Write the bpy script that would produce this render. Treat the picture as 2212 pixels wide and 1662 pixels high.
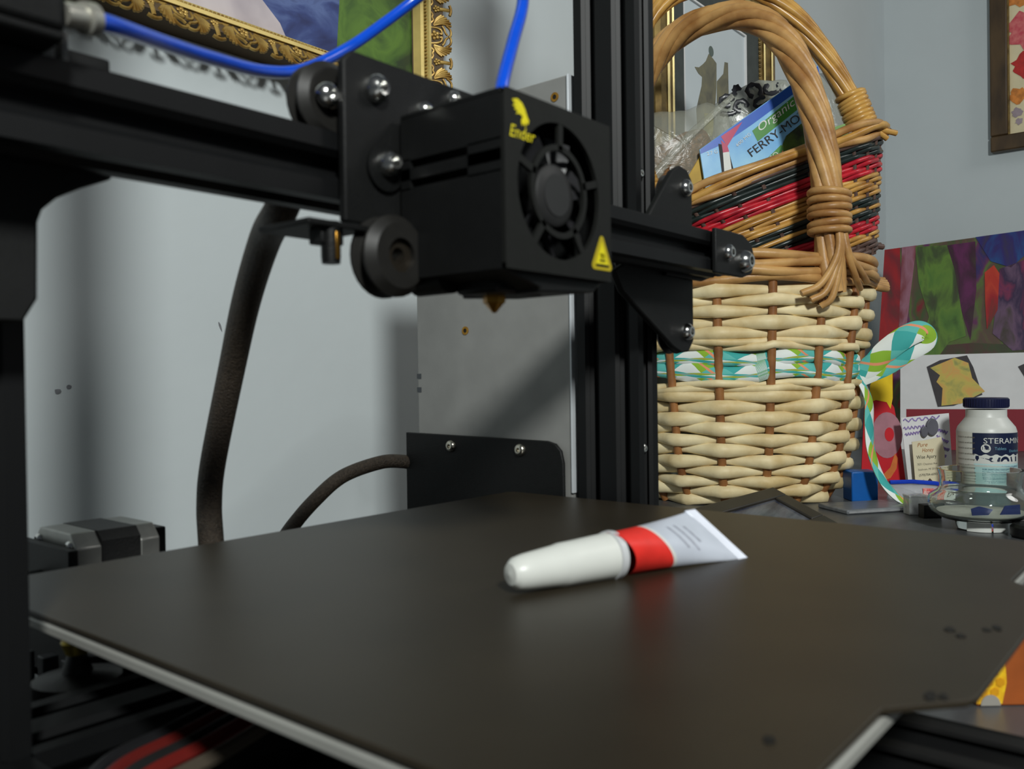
import bpy, bmesh, math, random
from mathutils import Vector, Matrix, Euler
random.seed(7)
R = math.radians
S = 0.001                                  # everything below is written in millimetres
scene = bpy.context.scene
for o in list(bpy.data.objects): bpy.data.objects.remove(o)
COL = scene.collection

# ------------------------------------------------------------------ camera
CAM = Vector((-245.64, -243.13, 67.09)); YAW, PITCH, ROLL = R(50.277), R(-.490), R(-.769)
FPX = 1856.2
fwd = Vector((math.sin(YAW)*math.cos(PITCH), math.cos(YAW)*math.cos(PITCH), math.sin(PITCH)))
rgt = Vector((math.cos(YAW), -math.sin(YAW), 0)); upv = rgt.cross(fwd)
r2 = rgt*math.cos(ROLL) + upv*math.sin(ROLL); u2 = upv*math.cos(ROLL) - rgt*math.sin(ROLL)
cd = bpy.data.cameras.new('camera'); cam = bpy.data.objects.new('camera', cd); COL.objects.link(cam)
cam.matrix_world = Matrix(((r2.x, u2.x, -fwd.x, CAM.x*S), (r2.y, u2.y, -fwd.y, CAM.y*S), (r2.z, u2.z, -fwd.z, CAM.z*S), (0, 0, 0, 1)))
cd.sensor_width = 36; cd.lens = 36*FPX/2212; cd.clip_start = .01; cd.clip_end = 30
cd.dof.use_dof = True; cd.dof.focus_distance = 1.05; cd.dof.aperture_fstop = 20.0
scene.camera = cam
# ------------------------------------------------------------------ light
W = bpy.data.worlds.new('room_light'); scene.world = W; W.use_nodes = True
W.node_tree.nodes['Background'].inputs[0].default_value = (.80, .90, 1.0, 1)
W.node_tree.nodes['Background'].inputs[1].default_value = .05
ld = bpy.data.lights.new('room_lamp', 'AREA'); ld.shape = 'DISK'; ld.size = .19; ld.energy = 18.3; ld.color = (.97, 1, .97)
lamp = bpy.data.objects.new('room_lamp', ld); COL.objects.link(lamp)
ldir = Vector((.552, .743, -.379)).normalized()
lamp.location = (Vector((155, 172, 240)) - ldir*1550)*S
lamp.rotation_euler = Vector((.86, .46, -.22)).to_track_quat('-Z', 'Y').to_euler()
ld2 = bpy.data.lights.new('fill_light', 'AREA'); ld2.shape = 'DISK'; ld2.size = .6; ld2.energy = 5; ld2.color = (1, .98, .95)  # soft fill light added to brighten the right wall and baskets
lamp2 = bpy.data.objects.new('fill_light', ld2); COL.objects.link(lamp2); lamp2.location = (1.25, -1.45, 1.45)
lamp2.rotation_euler = (Vector((1.1, .3, .3))-lamp2.location).to_track_quat('-Z', 'Y').to_euler()
vs = scene.view_settings; vs.view_transform = 'Standard'; vs.look = 'None'; vs.exposure = 0.42; vs.gamma = 1.0
vs.use_curve_mapping = False

# ------------------------------------------------------------------ materials
def lin(c):
    return tuple((x/255/12.92 if x/255 <= .04045 else ((x/255+.055)/1.055)**2.4) for x in c)
MATS = {}
def mat(name, rgb, rough=.5, metal=0., var=.0, vscale=60., bump=0., bscale=200., spec=.5, alpha=1., trans=0., ior=1.45, stretch=None, rgb2=None, coat=0., emit=None):
    if name in MATS: return MATS[name]
    m = bpy.data.materials.new(name); m.use_nodes = True; n = m.node_tree.nodes; l = m.node_tree.links
    b = n['Principled BSDF']; c = lin(rgb) + (1,)
    b.inputs['Base Color'].default_value = c; b.inputs['Roughness'].default_value = rough; b.inputs['Metallic'].default_value = metal
    b.inputs['Specular IOR Level'].default_value = spec; b.inputs['IOR'].default_value = ior
    b.inputs['Transmission Weight'].default_value = trans; b.inputs['Alpha'].default_value = alpha
    b.inputs['Coat Weight'].default_value = coat
    if var or bump:
        tc = n.new('ShaderNodeTexCoord'); mp = n.new('ShaderNodeMapping'); l.new(tc.outputs['Object'], mp.inputs[0])
        if stretch: mp.inputs['Scale'].default_value = stretch
    if var:
        t = n.new('ShaderNodeTexNoise'); t.inputs['Scale'].default_value = vscale; t.inputs['Detail'].default_value = 5
        l.new(mp.outputs[0], t.inputs['Vector'])
        mx = n.new('ShaderNodeMix'); mx.data_type = 'RGBA'
        rp = n.new('ShaderNodeValToRGB'); rp.color_ramp.elements[0].position = .35; rp.color_ramp.elements[1].position = .68
        l.new(t.outputs[0], rp.inputs[0]); l.new(rp.outputs[0], mx.inputs[0])
        d = lin(rgb2) + (1,) if rgb2 else tuple(x*(1-var) for x in c[:3]) + (1,)
        mx.inputs[6].default_value = c; mx.inputs[7].default_value = d
        l.new(mx.outputs[2], b.inputs['Base Color'])
    if bump:
        t2 = n.new('ShaderNodeTexNoise'); t2.inputs['Scale'].default_value = bscale; t2.inputs['Detail'].default_value = 3
        l.new(mp.outputs[0], t2.inputs['Vector'])
        bp = n.new('ShaderNodeBump'); bp.inputs['Strength'].default_value = bump; bp.inputs['Distance'].default_value = .001
        l.new(t2.outputs[0], bp.inputs['Height']); l.new(bp.outputs[0], b.inputs['Normal'])
    MATS[name] = m; return m

def paint_mat(name, cols, scale=6, stretch=(1, 1, 1), rough=.5, distort=1.0, detail=4):
    """several colours of paint brushed over one sheet"""
    m = bpy.data.materials.new(name); m.use_nodes = True; n = m.node_tree.nodes; l = m.node_tree.links
    b = n['Principled BSDF']; b.inputs['Roughness'].default_value = rough
    tc = n.new('ShaderNodeTexCoord'); mp = n.new('ShaderNodeMapping'); l.new(tc.outputs['Object'], mp.inputs[0]); mp.inputs['Scale'].default_value = stretch
    t = n.new('ShaderNodeTexNoise'); t.inputs['Scale'].default_value = scale; t.inputs['Detail'].default_value = detail; t.inputs['Distortion'].default_value = distort
    l.new(mp.outputs[0], t.inputs['Vector'])
    rp = n.new('ShaderNodeValToRGB'); cr = rp.color_ramp
    k = len(cols)
    while len(cr.elements) < k: cr.elements.new(.5)
    for i, c in enumerate(cols):
        cr.elements[i].position = .28 + .44*i/(k-1); cr.elements[i].color = lin(c) + (1,)
    l.new(t.outputs[0], rp.inputs[0]); l.new(rp.outputs[0], b.inputs['Base Color'])
    MATS[name] = m; return m

def plaid_mat(name):
    m = bpy.data.materials.new(name); m.use_nodes = True; n = m.node_tree.nodes; l = m.node_tree.links
    b = n['Principled BSDF']; b.inputs['Roughness'].default_value = .8
    uv = n.new('ShaderNodeTexCoord'); sp = n.new('ShaderNodeSeparateXYZ'); l.new(uv.outputs['UV'], sp.inputs[0])
    def math_(op, a, v=None, b2=None):
        q = n.new('ShaderNodeMath'); q.operation = op
        if hasattr(a, 'links'): l.new(a, q.inputs[0])
        else: q.inputs[0].default_value = a
        if v is not None:
            if hasattr(v, 'links'): l.new(v, q.inputs[1])
            else: q.inputs[1].default_value = v
        return q.outputs[0]
    a = math_('ADD', sp.outputs[0], sp.outputs[1]); c = math_('SUBTRACT', sp.outputs[0], sp.outputs[1])
    A = math_('GREATER_THAN', math_('FRACT', a), .5); Bq = math_('GREATER_THAN', math_('FRACT', c), .5)
    L1 = math_('GREATER_THAN', math_('FRACT', math_('ADD', a, .27)), .93)
    def mix(f, x, y):
        q = n.new('ShaderNodeMix'); q.data_type = 'RGBA'; l.new(f, q.inputs[0])
        for i, z in ((6, x), (7, y)):
            if hasattr(z, 'links'): l.new(z, q.inputs[i])
            else: q.inputs[i].default_value = lin(z) + (1,)
        return q.outputs[2]
    base = mix(A, mix(Bq, (230, 236, 232), (60, 168, 164)), mix(Bq, (142, 184, 50), (96, 188, 180)))
    l.new(mix(L1, base, (232, 150, 112)), b.inputs['Base Color'])
    MATS[name] = m; return m

M = mat
BLACK = M('black_plastic', (14, 15, 15), .45, spec=.35, var=.25, vscale=300, bump=.15, bscale=1500)
POWDER = M('black_powder_coat', (13, 14, 14), .55, spec=.35, bump=.25, bscale=2500, var=.2, vscale=300)
ANOD = M('black_anodised_aluminium', (14, 15, 16), .5, metal=.0, spec=.3, var=.2, vscale=80, stretch=(1, 1, .1))
RUBBER = M('black_rubber', (20, 20, 20), .6, var=.2, vscale=200)
GREYB = M('dark_grey_face', (22, 23, 21), .6, spec=.3, var=.15, vscale=250, bump=.1, bscale=1500)
CHROME = M('polished_steel', (215, 215, 212), .16, metal=1., var=.1, vscale=200)
STEEL = M('galvanised_steel', (146, 146, 143), .55, metal=.25, var=.10, vscale=60)
BRASS = M('brass', (190, 140, 60), .3, metal=1., var=.3, vscale=400)
SILVER = M('motor_silver', (170, 170, 165), .4, metal=.7, var=.15, vscale=150)
BLUE = M('blue_tube', (10, 76, 205), .22, var=.1, vscale=200, coat=.3)
YEL = M('yellow_print', (222, 208, 20), .5, var=.15, vscale=500)
WHITEP = M('white_plastic', (214, 216, 210), .35, var=.04, vscale=100)
PAPER = M('white_paper', (226, 226, 226), .8, var=.05, vscale=40)

# ------------------------------------------------------------------ mesh builder
def frame_axes(t, up):
    t = t.normalized(); s = t.cross(up)
    if s.length < 1e-4: s = t.cross(Vector((1, 0, 0)))
    s.normalize(); return s, s.cross(t).normalized()
class MB:
    def __init__(s): s.v = []; s.f = []; s.uv = {}; s.mi = []; s.cur = 0
    def _add(s, vs, fs):
        o = len(s.v); s.v += [Vector(p) for p in vs]
        for f in fs: s.f.append([o+i for i in f]); s.mi.append(s.cur)
        return o
    def box(s, lo, hi, mtx=None):
        x0, y0, z0 = lo; x1, y1, z1 = hi
        vs = [Vector(p) for p in ((x0,y0,z0),(x1,y0,z0),(x1,y1,z0),(x0,y1,z0),(x0,y0,z1),(x1,y0,z1),(x1,y1,z1),(x0,y1,z1))]
        if mtx: vs = [mtx @ p for p in vs]
        s._add(vs, [(3,2,1,0),(4,5,6,7),(0,1,5,4),(1,2,6,5),(2,3,7,6),(3,0,4,7)]); return s
    def lathe(s, prof, o, ax, n=24, closed=False):
        """prof: (radius, height) list along axis"""
        o = Vector(o); ax = Vector(ax).normalized(); a, b = frame_axes(ax, Vector((0, 0, 1)) if abs(ax.z) < .9 else Vector((0, 1, 0)))
        vs = []; fs = []
        for r, h in prof:
            for i in range(n):
                t = 2*math.pi*i/n; vs.append(o + ax*h + a*(r*math.cos(t)) + b*(r*math.sin(t)))
        k = len(prof)
        for j in range(k-1 if not closed else k):
            for i in range(n):
                j2 = (j+1) % k
                fs.append((j*n+i, j*n+(i+1) % n, j2*n+(i+1) % n, j2*n+i))
        if not closed:
            if prof[0][0] > 1e-6: fs.append(tuple(range(n))[::-1])
            if prof[-1][0] > 1e-6: fs.append(tuple((k-1)*n+i for i in range(n)))
        s._add(vs, fs); return s
    def cyl(s, p0, p1, r0, r1=None, n=20):
        p0 = Vector(p0); p1 = Vector(p1); r1 = r0 if r1 is None else r1
        return s.lathe([(r0, 0), (r1, (p1-p0).length)], p0, p1-p0, n)
    def tube(s, pts, r, n=8, closed=False, up=Vector((0, 0, 1)), r2=None, uvl=None, caps=True):
        """r: half-size across 'side' (number or list), r2: half-size along 'up'"""
        pts = [Vector(p) for p in pts]; k = len(pts); vs = []; fs = []; uvs = []; L = 0
        for i, p in enumerate(pts):
            a = pts[i-1] if (i > 0 or closed) else p; b = pts[(i+1) % k] if (i < k-1 or closed) else p
            sd, u = frame_axes(b-a, up)
            ra = r[i] if isinstance(r, (list, tuple)) else r
            rb = (r2[i] if isinstance(r2, (list, tuple)) else r2) if r2 is not None else ra
            if i: L += (p-pts[i-1]).length
            for j in range(n):
                t = 2*math.pi*j/n; vs.append(p + sd*(ra*math.cos(t)) + u*(rb*math.sin(t))); uvs.append((L, j/n))
        for i in range(k if closed else k-1):
            for j in range(n):
                i2 = (i+1) % k; fs.append((i*n+j, i*n+(j+1) % n, i2*n+(j+1) % n, i2*n+j))
        if not closed and caps: fs += [tuple(range(n))[::-1], tuple((k-1)*n+j for j in range(n))]
        o = s._add(vs, fs)
        if uvl:
            for i, (a, b) in enumerate(uvs): s.uv[o+i] = (a/uvl, b*1.2)
        return s
    def prism(s, poly, o, u, v, w):
        """poly of (a,b) in o + a u + b v, extruded by vector w"""
        o, u, v, w = Vector(o), Vector(u), Vector(v), Vector(w); n = len(poly)
        vs = [o+u*a+v*b for a, b in poly]; vs += [p+w for p in vs]
        s._add(vs, [tuple(range(n)), tuple(range(2*n-1, n-1, -1))] + [(i, n+i, n+(i+1) % n, (i+1) % n) for i in range(n)]); return s
    def holed(s, hw, hh, r, o, u, v, w, n=48):
        """rectangle plate with a round hole; o = hole centre"""
        o, u, v, w = Vector(o), Vector(u), Vector(v), Vector(w); x0, x1 = hw; y0, y1 = hh; vs = []; fs = []
        for i in range(n):
            t = 2*math.pi*(i+.5)/n; c, q = math.cos(t), math.sin(t)
            k = min((x1/c if c > 0 else x0/c) if abs(c) > 1e-6 else 1e9, (y1/q if q > 0 else y0/q) if abs(q) > 1e-6 else 1e9)
            a = o+u*(r*c)+v*(r*q); b = o+u*(k*c)+v*(k*q); vs += [a, b, a+w, b+w]
        for i in range(n):
            a = 4*i; b = 4*((i+1) % n)
            fs += [(a, a+1, b+1, b), (a+2, b+2, b+3, a+3), (a, b, b+2, a+2), (a+1, a+3, b+3, b+1)]
        # corners
        cs = []
        for cx, cy in ((x1, y1), (x0, y1), (x0, y0), (x1, y0)):
            t = math.atan2(cy, cx) % (2*math.pi); i = int(math.floor(t/(2*math.pi)*n-.5)) % n
            b0 = len(vs); p = o+u*cx+v*cy; vs += [p, p+w]; a, b = 4*i, 4*((i+1) % n)
            fs += [(a+1, b0, b+1), (a+3, b+3, b0+1)]
        s._add(vs, fs); return s
    def grid(s, P, thick=None, uvs=None):
        """P[i][j] points -> sheet; thick: back side offset vector"""
        a, b = len(P), len(P[0]); vs = [p for row in P for p in row]
        fs = [(i*b+j, (i+1)*b+j, (i+1)*b+j+1, i*b+j+1) for i in range(a-1) for j in range(b-1)]
        if thick is not None:
            n0 = len(vs); vs += [Vector(p)+Vector(thick) for p in vs]
            fs += [(n0+i*b+j, n0+i*b+j+1, n0+(i+1)*b+j+1, n0+(i+1)*b+j) for i in range(a-1) for j in range(b-1)]
            ed = [(i, 0) for i in range(a)] + [(a-1, j) for j in range(1, b)] + [(i, b-1) for i in range(a-2, -1, -1)] + [(0, j) for j in range(b-2, 0, -1)]
            for k in range(len(ed)):
                p = ed[k]; q = ed[(k+1) % len(ed)]; x, y = p[0]*b+p[1], q[0]*b+q[1]; fs.append((y, x, n0+x, n0+y))
        o = s._add(vs, fs)
        if uvs:
            for i in range(a):
                for j in range(b):
                    s.uv[o+i*b+j] = uvs(i, j)
                    if thick is not None: s.uv[o+a*b+i*b+j] = uvs(i, j)
        return s
    def ball(s, c, r, n=10):
        rr = Vector(r) if isinstance(r, (tuple, list, Vector)) else Vector((r, r, r)); c = Vector(c); vs = []; fs = []; m = n*2
        vs.append(c+Vector((0, 0, rr.z)))
        for i in range(1, n):
            for j in range(m):
                t, p = math.pi*i/n, 2*math.pi*j/m
                vs.append(c+Vector((rr.x*math.sin(t)*math.cos(p), rr.y*math.sin(t)*math.sin(p), rr.z*math.cos(t))))
        vs.append(c-Vector((0, 0, rr.z))); e = len(vs)-1
        fs += [(0, 1+j, 1+(j+1) % m) for j in range(m)]
        fs += [(1+(i-1)*m+j, 1+i*m+j, 1+i*m+(j+1) % m, 1+(i-1)*m+(j+1) % m) for i in range(1, n-1) for j in range(m)]
        fs += [(e, 1+(n-2)*m+(j+1) % m, 1+(n-2)*m+j) for j in range(m)]
        s._add(vs, fs); return s
    def mesh(s, name, mats, angle=35, off=Vector((0, 0, 0))):
        me = bpy.data.meshes.new(name); me.from_pydata([tuple((p-off)*S) for p in s.v], [], s.f); me.update()
        for m in (mats if isinstance(mats, (list, tuple)) else [mats]): me.materials.append(m)
        me.polygons.foreach_set('material_index', s.mi)
        bm = bmesh.new(); bm.from_mesh(me); bmesh.ops.recalc_face_normals(bm, faces=bm.faces); bm.to_mesh(me); bm.free()
        if s.uv:
            ul = me.uv_layers.new(name='UVMap')
            for lp in me.loops: ul.data[lp.index].uv = s.uv.get(lp.vertex_index, (0, 0))
        me.polygons.foreach_set('use_smooth', [True]*len(me.polygons)); me.set_sharp_from_angle(angle=R(angle)); me.update()
        return me
    def build(s, name, mats, parent=None, bevel=0, off=None, angle=35, label=None):
        off = Vector(off) if off is not None else Vector((0, 0, 0))
        me = s.mesh(name, mats, angle, off)
        o = bpy.data.objects.new(name, me); COL.objects.link(o); o.parent = parent
        if parent is None: o.location = off*S
        if bevel:
            b = o.modifiers.new('soft_edges', 'BEVEL'); b.width = bevel*S; b.segments = 2; b.limit_method = 'ANGLE'; b.angle_limit = R(40)
        if label: o['label'] = label
        return o
def thing(name, label, cat, loc=(0, 0, 0), rot=(0, 0, 0), group=None):
    o = bpy.data.objects.new(name, None); COL.objects.link(o); o.empty_display_size = .02
    o.location = Vector(loc)*S; o.rotation_euler = rot; o['label'] = label; o['category'] = cat
    if group: o['group'] = group
    return o
def tag(o, label, cat): o['label'] = label; o['category'] = cat; return o
def struct(o, label, cat='wall'): o['kind'] = 'structure'; o['label'] = label; o['category'] = cat; return o
def inst(src, parent, loc=(0, 0, 0), rot=(0, 0, 0), name=None, scale=None):
    o = src.copy(); COL.objects.link(o); o.parent = parent; o.location = Vector(loc)*S; o.rotation_euler = rot
    if scale: o.scale = scale
    return o
TXT = {}
def text_geom(body, shear=0.):
    k = (body, shear)
    if k in TXT: return TXT[k]
    cu = bpy.data.curves.new('t', 'FONT'); cu.body = body; cu.size = 1; cu.shear = shear; cu.align_x = 'CENTER'; cu.align_y = 'CENTER'; cu.resolution_u = 3
    ob = bpy.data.objects.new('t', cu); COL.objects.link(ob)
    dg = bpy.context.evaluated_depsgraph_get(); me = bpy.data.meshes.new_from_object(ob.evaluated_get(dg))
    vs = [(p.co.x, p.co.y) for p in me.vertices]; fs = [tuple(p.vertices) for p in me.polygons]
    bpy.data.objects.remove(ob); bpy.data.curves.remove(cu); bpy.data.meshes.remove(me)
    TXT[k] = (vs, fs); return TXT[k]
def add_text(mb, body, fn, size=10., width=None, shear=0.):
    """fn(a,b) maps flat text coordinates (mm, centred) to 3-D"""
    vs, fs = text_geom(body, shear)
    xs = [p[0] for p in vs]; cx = (max(xs)+min(xs))/2; k = size/.72
    kx = width/(max(xs)-min(xs)) if width else k
    mb._add([fn((x-cx)*kx, y*k) for x, y in vs], fs)
def flat(o, u, v, rot=0.):
    o, u, v = Vector(o), Vector(u), Vector(v); c, q = math.cos(rot), math.sin(rot)
    return lambda a, b: o + u*(a*c-b*q) + v*(a*q+b*c)

def smooth(pts, n=8, closed=False):
    pts = [Vector(p) for p in pts]; out = []; k = len(pts)
    for i in range(k if closed else k-1):
        p0 = pts[(i-1) % k] if closed or i else pts[0]*2-pts[1]; p1, p2 = pts[i], pts[(i+1) % k]
        p3 = pts[(i+2) % k] if closed or i < k-2 else pts[-1]*2-pts[-2]
        for j in range(n):
            t = j/n; out.append(.5*((2*p1)+(p2-p0)*t+(2*p0-5*p1+4*p2-p3)*t*t+(3*p1-p0-3*p2+p3)*t**3))
    if not closed: out.append(pts[-1])
    return out
# ------------------------------------------------------------------ room
YW, XR, TZ = 378., 1904., -75.
WALL = M('painted_plaster', (196, 204, 206), .75, var=.05, vscale=5, bump=.35, bscale=45)
wb = MB().box((-900, YW, -825), (XR+60, YW+60, 1700)).build('wall_back', WALL); struct(wb, 'pale grey plaster wall behind the printer')
wr = MB().box((XR, -1600, -825), (XR+60, YW, 1700)).build('wall_right', WALL); struct(wr, 'pale grey plaster wall meeting the back wall at the right')
fl = MB().box((-900, -1600, -860), (XR+60, YW+60, -825)).build('floor', M('floor_boards', (120, 96, 74), .5, var=.3, vscale=3)); struct(fl, 'brown floor under the table', 'floor')
for px, pz, w_, h_, a in ((136, 111, 2.2, 9, .35), (10.5, 61.5, 5, 4.5, 0), (18, 64.5, 4, 3.5, .4)):
    pts = [(w_*math.cos(t*.7854)*random.uniform(.7, 1.1)*.5, h_*math.sin(t*.7854)*random.uniform(.7, 1.1)*.5) for t in range(8)]
    pts = [(x*math.cos(a)-y*math.sin(a), x*math.sin(a)+y*math.cos(a)) for x, y in pts]
    MB().prism(pts, (px, YW, pz), (1, 0, 0), (0, 0, 1), (0, -.4, 0)).build('scuff_mark', M('scuff', (128, 130, 134), .8, var=.3, vscale=500), wb)
TABLE = M('dark_table_laminate', (84, 86, 88), .35, var=.35, vscale=12, stretch=(1, 5, 1))
tb = thing('work_table', 'dark grey table top the printer and baskets stand on', 'table', (600, -100, -825))
MB().box((-1250, -420, 720), (1290, 475, 750)).build('table_top', TABLE, tb, bevel=2)
for x in (-1200, 1240):
    for y in (-380, 430): MB().box((x-25, y-25, 0), (x+25, y+25, 720)).build('leg', TABLE, tb, bevel=2)

# ------------------------------------------------------------------ the 3-D printer
PR = thing('desktop_printer', 'black aluminium frame 3D printer with blue filament tube and dark build plate', '3D printer', (0, 0, TZ))
PO = Vector((0, 0, TZ))
def P(mb, name, m, parent=None, bevel=0, label=None, angle=35):
    return mb.build(name, m, parent or PR, bevel, off=PO, label=label, angle=angle)
def vslot(w, h):
    """outline of a V-slot extrusion, w x h, slots every 20 mm"""
    def side(L):
        out = [(-L/2, 0)]
        for k in range(int(L/20)):
            c = -L/2+10+20*k
            out += [(c-4.7, 0), (c-2.9, -1.8), (c-2.9, -2.0), (c-5.4, -2.0), (c-5.4, -3.6), (c-2.6, -6.1), (c+2.6, -6.1), (c+5.4, -3.6), (c+5.4, -2.0), (c+2.9, -2.0), (c+2.9, -1.8), (c+4.7, 0)]
        return out
    pts = [(x, y+h/2) for x, y in side(w)] + [(y+w/2, -x) for x, y in side(h)] + [(-x, -y-h/2) for x, y in side(w)] + [(-y-w/2, x) for x, y in side(h)]
    return pts[::-1]
def bolt(name, c, n, r, h, parent, m=CHROME):
    mb = MB(); mb.lathe([(0, h*.35), (r*.36, h*.35), (r*.36, h*.98), (r*.55, h), (r*.8, h*.75), (r*.95, h*.38), (r, 0), (r, -.6)], c, n, 20)
    return P(mb, name, m, parent)
# base frame
zb = TZ+4
for sx in (-1, 1):
    b = P(MB().prism(vslot(40, 40), (sx*174, -130, zb+20), (1, 0, 0), (0, 0, 1), (0, 345, 0)), 'base_side_rail', ANOD)
    for y in (-110, 200): P(MB().cyl((sx*174, y, TZ), (sx*174, y, zb), 12), 'foot', RUBBER, b)
P(MB().prism(vslot(40, 40), (-153, 20, zb+20), (0, 1, 0), (0, 0, 1), (306, 0, 0)), 'base_cross_rail', ANOD)
yb = P(MB().prism(vslot(40, 40), (0, -262, -52), (1, 0, 0), (0, 0, 1), (0, 470, 0)), 'bed_rail', ANOD)
for sx in (-1, 1): P(MB().box((sx*10-3, -240, -31.6), (sx*10+3, 205, -30.4)), 'drive_belt', RUBBER, yb)
# uprights
for sx in (-1, 1):
    u = P(MB().prism(vslot(20, 40), (sx*163.5, 20, TZ+44), (1, 0, 0), (0, 1, 0), (0, 0, 620)), 'upright_post', ANOD)
    if sx > 0:
        for z in (27, 178): bolt('slot_screw', (163.5, 4, z), (0, -1, 0), 3.2, 2, u)
P(MB().prism(vslot(20, 20), (-173.5, 20, 548), (0, 1, 0), (0, 0, 1), (347, 0, 0)), 'top_rail', ANOD)
# bed: dark flexible sheet with a pull tab on a pale aluminium plate
BED = M('textured_build_sheet', (46, 40, 30), .38, var=.22, vscale=22, bump=.12, bscale=1800, spec=.35)
hx, y0, y1 = 141.7, -190., 80.8
def rr(x0, y0_, x1, y1_, r, n=5):
    out = []
    for cx, cy, a in ((x1-r, y1_-r, 0), (x0+r, y1_-r, 90), (x0+r, y0_+r, 180), (x1-r, y0_+r, 270)):
        out += [(cx+r*math.cos(R(a+90*i/n)), cy+r*math.sin(R(a+90*i/n))) for i in range(n+1)]
    return out
o_ = rr(-hx, y0, hx, y1, 5)
sheet = o_[:18] + [(-67, y0), (-53, y0-12), (-49, y0-13.5), (49, y0-13.5), (53, y0-12), (67, y0)] + o_[18:]
bed = P(MB().prism(sheet, (0, 0, -1.6), (1, 0, 0), (0, 1, 0), (0, 0, 1.6)), 'build_sheet', BED, bevel=.4, label='dark brown magnetic build sheet with pull tab')
FLAKE = M('black_residue', (16, 15, 13), .6, var=.2)
for fx_, fy_, w_ in ((-2.9, -187.8, 3.0), (-6.9, -191.2, 2.2), (2.6, -195.1, 2.4), (6.1, -197.1, 2.6), (-55.0, -195.9, 3.0), (-54.1, -198.3, 2.5), (-95.7, -178.4, 2.5)):
    MB().prism([(w_*math.cos(t*.9)*random.uniform(.6, 1.1), w_*.5*math.sin(t*.9)*random.uniform(.6, 1.1)) for t in range(7)], (fx_, fy_, 0), (1, .3, 0), (-.3, 1, 0), (0, 0, .25)).build('residue_flake', FLAKE, bed, off=PO)
P(MB().prism(rr(-hx+1, y0+1, hx-1, y1-1, 5), (0, 0, -2.6), (1, 0, 0), (0, 1, 0), (0, 0, 1.0)), 'magnet_layer', RUBBER)
P(MB().prism(rr(-hx, y0, hx, y1, 5), (0, 0, -5.6), (1, 0, 0), (0, 1, 0), (0, 0, 3.0)), 'heater_plate', M('plate_edge', (160, 160, 154), .4, metal=.2, var=.1, vscale=40), bevel=.5, label='pale aluminium heater plate')
P(MB().box((-60, -120, -28), (60, 20, -25)), 'bed_carriage', POWDER)
for x in (-118, 118):
    for y in (-165, 55):
        P(MB().lathe([(3.5, -24), (5, -20), (3.5, -16), (5, -12), (3.5, -6.4)], (x, y, 0), (0, 0, 1), 16), 'bed_spring', M('spring', (170, 150, 60), .4, metal=.6, var=.1))
        P(MB().lathe([(6, -40), (14, -38), (14, -32), (5, -30), (3, -24)], (x, y, 0), (0, 0, 1), 20), 'levelling_knob', BLACK)
P(MB().prism([(-118, -165), (-105, -165), (118, 55), (105, 55)], (0, 0, -27.6), (1, 0, 0), (0, 1, 0), (0, 0, 2.4)), 'carriage_arm', POWDER)
P(MB().prism([(118, -165), (105, -165), (-118, 55), (-105, 55)], (0, 0, -27.7), (1, 0, 0), (0, 1, 0), (0, 0, 2.4)), 'carriage_arm', POWDER)
# wiring under the bed
for i, (dx, c) in enumerate(((0, (104, 26, 22)), (5, (30, 30, 30)), (11, (92, 24, 20)), (17, (26, 26, 28)), (-8, (78, 70, 60)))):
    pts = smooth([(-151, -40+dx, -58), (-149, -36+dx, -40), (-140, -31+dx, -34), (-120, -27+dx, -33), (-100, -20+dx, -33), (-72, -6+dx, -35), (-40, 15+dx, -42)], 6)
    P(MB().tube(pts, 2.2, 8), 'bed_wire', M('wire_%d' % i, c, .45, var=.1, vscale=100))
for k in range(6):
    P(MB().box((-140+k*9, 118, -70), (-134+k*9, 124, -38-(k % 3)*4)), 'connector_block', M('connector', (60, 62, 64), .5, var=.3, vscale=90), bevel=.5)
cb = P(MB().box((-60, 30, TZ+4), (62, 190, -56)), 'control_box', POWDER, bevel=1)
# bed motor at the back
def stepper(x0, y0_, z0):
    mo = P(MB().prism([(-21, -17), (-17, -21), (17, -21), (21, -17), (21, 17), (17, 21), (-17, 21), (-21, 17)], (x0+11, y0_, z0), (0, 1, 0), (0, 0, 1), (17, 0, 0)), 'bed_motor', M('motor_core', (38, 38, 38), .5, var=.15, vscale=200, bump=.3, bscale=900))
    for a, b in ((0, 11), (28, 37)):
        P(MB().prism([(-21, -15), (-15, -21), (15, -21), (21, -15), (21, 15), (15, 21), (-15, 21), (-21, 15)], (x0+a, y0_, z0), (0, 1, 0), (0, 0, 1), (b-a, 0, 0)), 'motor_end_cap', SILVER, mo, bevel=.7)
    P(MB().cyl((x0, y0_, z0), (x0-2, y0_, z0), 11), 'pilot_ring', SILVER, mo)
    P(MB().lathe([(7, 0), (7, 2), (5, 2), (5, 9), (7, 9), (7, 12)], (x0-14, y0_, z0), (1, 0, 0), 18), 'pulley', BLACK, mo)
    for sy in (-1, 1):
        for sz in (-1, 1): bolt('motor_screw', (x0-.2, y0_+sy*15.5, z0+sz*15.5), (-1, 0, 0), 2.6, 1.6, mo)
    P(MB().box((x0+37, y0_-8, z0+4), (x0+47, y0_+8, z0+17)), 'plug', BLACK, mo, bevel=.8)
    return mo
stepper(-86, 150, -18)
P(MB().box((-92, 122, -60), (-88, 178, -2)).box((-92, 122, -60), (-20, 178, -56)), 'motor_bracket', POWDER, bevel=.6)
# gantry beam
gz, gy = 130.7, -30.
beam = P(MB().prism(vslot(20, 20), (-222, gy, gz), (0, 1, 0), (0, 0, 1), (414, 0, 0)), 'gantry_beam', ANOD)
P(MB().box((-190, gy-3, gz+11.4), (185, gy+3, gz+12.7)), 'gantry_belt', RUBBER, beam)
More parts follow.
